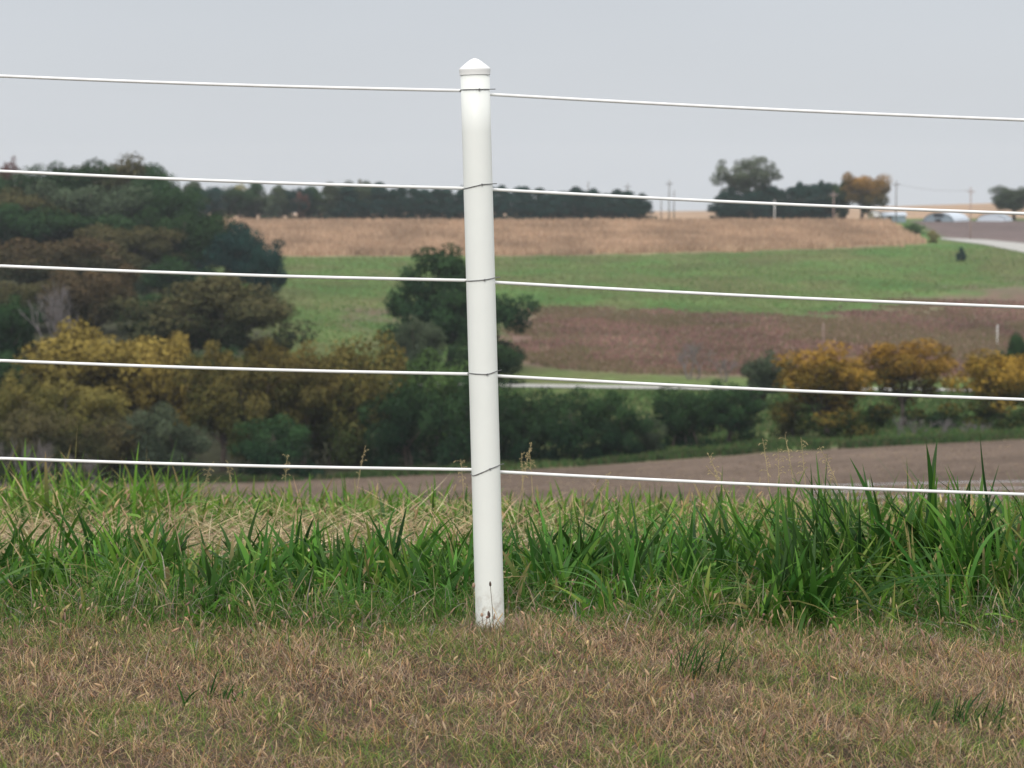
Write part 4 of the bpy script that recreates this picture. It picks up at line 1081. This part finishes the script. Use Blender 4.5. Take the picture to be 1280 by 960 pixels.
for a in ((1172, 0, 7.55, 15, 178, (.012, .022), LFT, 'tallest clump of broad dark grass blades, rising through the lowest wire'),
          (1268, 0, 7.6, 11, 170, (.012, .021), LFT, 'tall broad-bladed grass clump cut by the frame edge under the wire'),
          (1092, 0, 7.5, 15, 150, (.012, .022), LFT, 'dense dark grass clump in front of the pale fence post far behind'),
          (1215, 0, 7.7, 10, 135, (.011, .019), 0.3, 'dark grass clump between the two tallest clumps'),
          (1000, 0, 7.6, 11, 125, (.010, .018), LFT, 'leaning grass clump below the tall seed stalks'),
          (948, 0, 7.6, 10, 110, (.010, .018), LFT, 'medium dark grass clump below the dry seed stalks'),
          (888, 0, 7.65, 11, 122, (.011, .018), LFT, 'dark grass clump standing alone against the ploughed field'),
          (800, 0, 7.7, 10, 112, (.011, .018), 2.2, 'dark grass clump with one upright blade beyond the post'),
          (742, 0, 7.5, 9, 90, (.009, .016), LFT, 'grass clump leaning towards the white post'),
          (682, 0, 7.4, 10, 105, (.010, .017), 2.0, 'dark grass clump right beside the white post'),
          (492, 0, 7.7, 10, 92, (.010, .017), 1.6, 'dark upright grass clump against the pale straw'),
          (545, 0, 7.5, 8, 70, (.009, .016), 0.5, 'low dark clump between the straw and the post foot'),
          (205, 0, 7.8, 9, 72, (.009, .015), LFT, 'dark grass clump in the middle of the straw patch'),
          (112, 0, 8.0, 11, 100, (.011, .018), LFT, 'dark arching grass clump on the straw near the frame edge'),
          (375, 0, 7.7, 8, 78, (.008, .014), 0.2, 'thin grass clump bending over at its tip'),
          (320, 0, 7.8, 8, 66, (.009, .014), LFT, 'short broad clump beside the thin bending one')):
    clump(*a)

for px, Y, n_, hp, lab in ((868, 6.02, 46, 62, 'low dark green tuft growing in the dead turf'), (1215, 5.55, 34, 46, 'small green tuft in the dead turf near the frame edge'), (270, 5.75, 30, 44, 'small green tuft among dry blades in the mown strip')):
    clump(px, 0, Y, n_, hp, (.002, .005), 0.0, lab)
# 7 dry seed stalks above the grass
def stalk(px, Y, top, bend, lab, group=None, kind='panicle'):
    x = (px - 640) / F * Y; z = g1(x, Y); h = float(slope(top)) * Y - z
    r = random.Random(int(px * 10)); m = MB()
    pts = [Vector((bend * t * t, r.uniform(-.01, .01), h * t)) for t in (0, .25, .5, .75, .9, 1.0)]
    m.tube(pts, [.0017, .0016, .0014, .0011, .0009, .0007], 5)
    o = m.build('seed_stalk', M['strawstem']); o.location = (x, Y, z)
    s = MB()
    for k in range(16 if kind == 'panicle' else 9):
        t = 0.72 + 0.28 * k / 16; i = Vector((bend * t * t, 0, h * t))
        d_ = Vector((r.uniform(-1, 1) + bend * 2, r.uniform(-1, 1), r.uniform(-.2, 1))).normalized() * r.uniform(.008, .02)
        s.tube([i, i + d_], [.0007, .0007], 4); s.tube([i + d_, i + d_ * 1.25 + Vector((0, 0, -.003)), i + d_ * 1.55 + Vector((0, 0, -.007))], [.0007, .0019, .0006], 5)
    s.build('seed_head', M['strawstem'], o)
    tag(o, lab, 'seed stalk', group)
M['strawstem'] = simple_mat('dry_stalk', (0.40, 0.32, 0.17), 0.8, 0.2, vary=0.25, scale=30)
GS = 'seed stalks above the grass'
for px, Y, top, b, lab in ((970, 8.6, 548, -0.04, 'pale upright seed stalk, first of the cluster above the wire'), (978, 8.6, 560, -0.01, 'short seed stalk beside the first of the cluster'),
    (1002, 8.5, 543, -.05, 'tall seed stalk with a drooping fluffy head'), (1014, 8.6, 546, -.03, 'thin seed stalk right of the fluffy one'),
    (1072, 8.4, 558, -.12, 'arching green-tan seed stalk over the dense clump'), (948, 8.3, 585, -.16, 'seed stalk bending low over the ploughed field'),
    (925, 8.2, 566, -.10, 'curled seed stalk far from the cluster'), (645, 9.6, 553, .06, 'pale seed stalk leaning away behind the white post'),
    (655, 9.8, 566, -.01, 'short upright stalk behind the white post'), (668, 9.8, 560, -.02, 'hooked dry stalk past the white post'),
    (582, 9.6, 574, -.02, 'small forked dry stalk behind the post at the wire'), (740, 9.5, 590, .07, 'slanting tan seed stalk against the ploughed field'),
    (245, 11.5, 580, .06, 'tan dry stalk crossing the lowest wire over the dark bush'), (352, 11.0, 568, .02, 'tall thin tan stalk in front of the dark bushes'),
    (440, 10.5, 560, .05, 'green-tan stalk over the brow beside the olive thicket'), (290, 11.2, 576, -.03, 'thin stalk bent over the brow of the bank')):
    stalk(px, Y, top, b, lab)

# 8 plantain stalks at the foot of the post
M['darkhead'] = simple_mat('plantain_head', (0.085, 0.06, 0.05), 0.9, 0.1, vary=0.3, scale=60)
M['tanhead'] = simple_mat('foxtail_head', (0.36, 0.25, 0.18), 0.9, 0.1, vary=0.25, scale=60)
M['stem'] = simple_mat('weed_stem', (0.13, 0.11, 0.08), 0.8, 0.2, vary=0.2, scale=40)
def plantain(px, row0, px1, row1, Y, hl, hw_, mat, lab):
    a = P3(px, row0, Y); z = g1(a.x, Y); b = P3(px1, row1, Y)
    o = empty('plantain_stalk', (a.x, Y, z)); rb = b - Vector((a.x, Y, z))
    m = MB(); m.tube([Vector((0, 0, -.01)), rb * .5 + Vector((.0015, 0, 0)), rb], [.0011, .0009, .0008], 6); m.build('stem', M['stem'], o, True)
    d_ = (rb).normalized(); s = MB()
    prof = [(0, .3), (.15, .85), (.4, 1), (.7, .85), (.92, .5), (1, .15)]
    s.tube([rb + d_ * hl * t for t, _ in prof], [hw_ * w_ for _, w_ in prof], 8); s.build('seed_head', M[mat], o, True)
    tag(o, lab, 'weed stalk')
plantain(617, 778, 613, 733, 6.42, .013, .003, 'darkhead', 'thin weed stalk with a small dark head in front of the white post')
plantain(614, 782, 611.5, 772, 6.40, .017, .004, 'darkhead', 'short stubby dark seed head low at the post foot')
plantain(590, 782, 592, 735, 6.44, .014, .0042, 'tanhead', 'tan seed head at the shaded edge of the post')
plantain(604, 785, 602.5, 771, 6.41, .010, .004, 'tanhead', 'pinkish tan seed head leaning at the post foot')
# blades right at the post's foot
n = 620; X = base.x + rng.uniform(-.10, .10, n); Y = 6.5 + np.where(np.abs(X - base.x) < .042, -rng.uniform(0.002, .09, n), rng.uniform(-.09, .09, n))
c = pal([(0.34, 0.26, 0.17), (0.26, 0.2, 0.15), (0.13, 0.2, 0.06), (0.42, 0.33, 0.22)], n)
stuff('post_foot_grass', blades('post_foot_grass', X, Y, rng.uniform(.02, .085, n), rng.uniform(.0012, .0028, n), np.clip(rng.normal(.4, .3, n), 0, 1), rng.uniform(0, .8, n), c, 'dry', 5),
      'wispy dry grass curling up around the foot of the post')

# ------------------------------------------------------------------ haze
HAZE = 0.00010
if HAZE:
    zmin = float(KZ.min()) - 40; zmax = 9.0
    m, nt, out = new_mat('haze_air')
    pv = nt.nodes.new('ShaderNodeVolumePrincipled')
    pv.inputs['Color'].default_value = (0.86, 0.93, 1.0, 1); pv.inputs['Density'].default_value = HAZE; pv.inputs['Anisotropy'].default_value = 0.0
    nt.links.new(pv.outputs[0], out.inputs['Volume'])
    hb = MB()
    ymax, ymin, xm = 1815.0, -15.0, 1900.0
    hb.box((0, (ymax + ymin) / 2, (zmin + zmax) / 2), (2 * xm, ymax - ymin, zmax - zmin))
    o = hb.build('haze', m); tag(o, 'thin bluish haze over the valley', 'haze', kind='stuff')
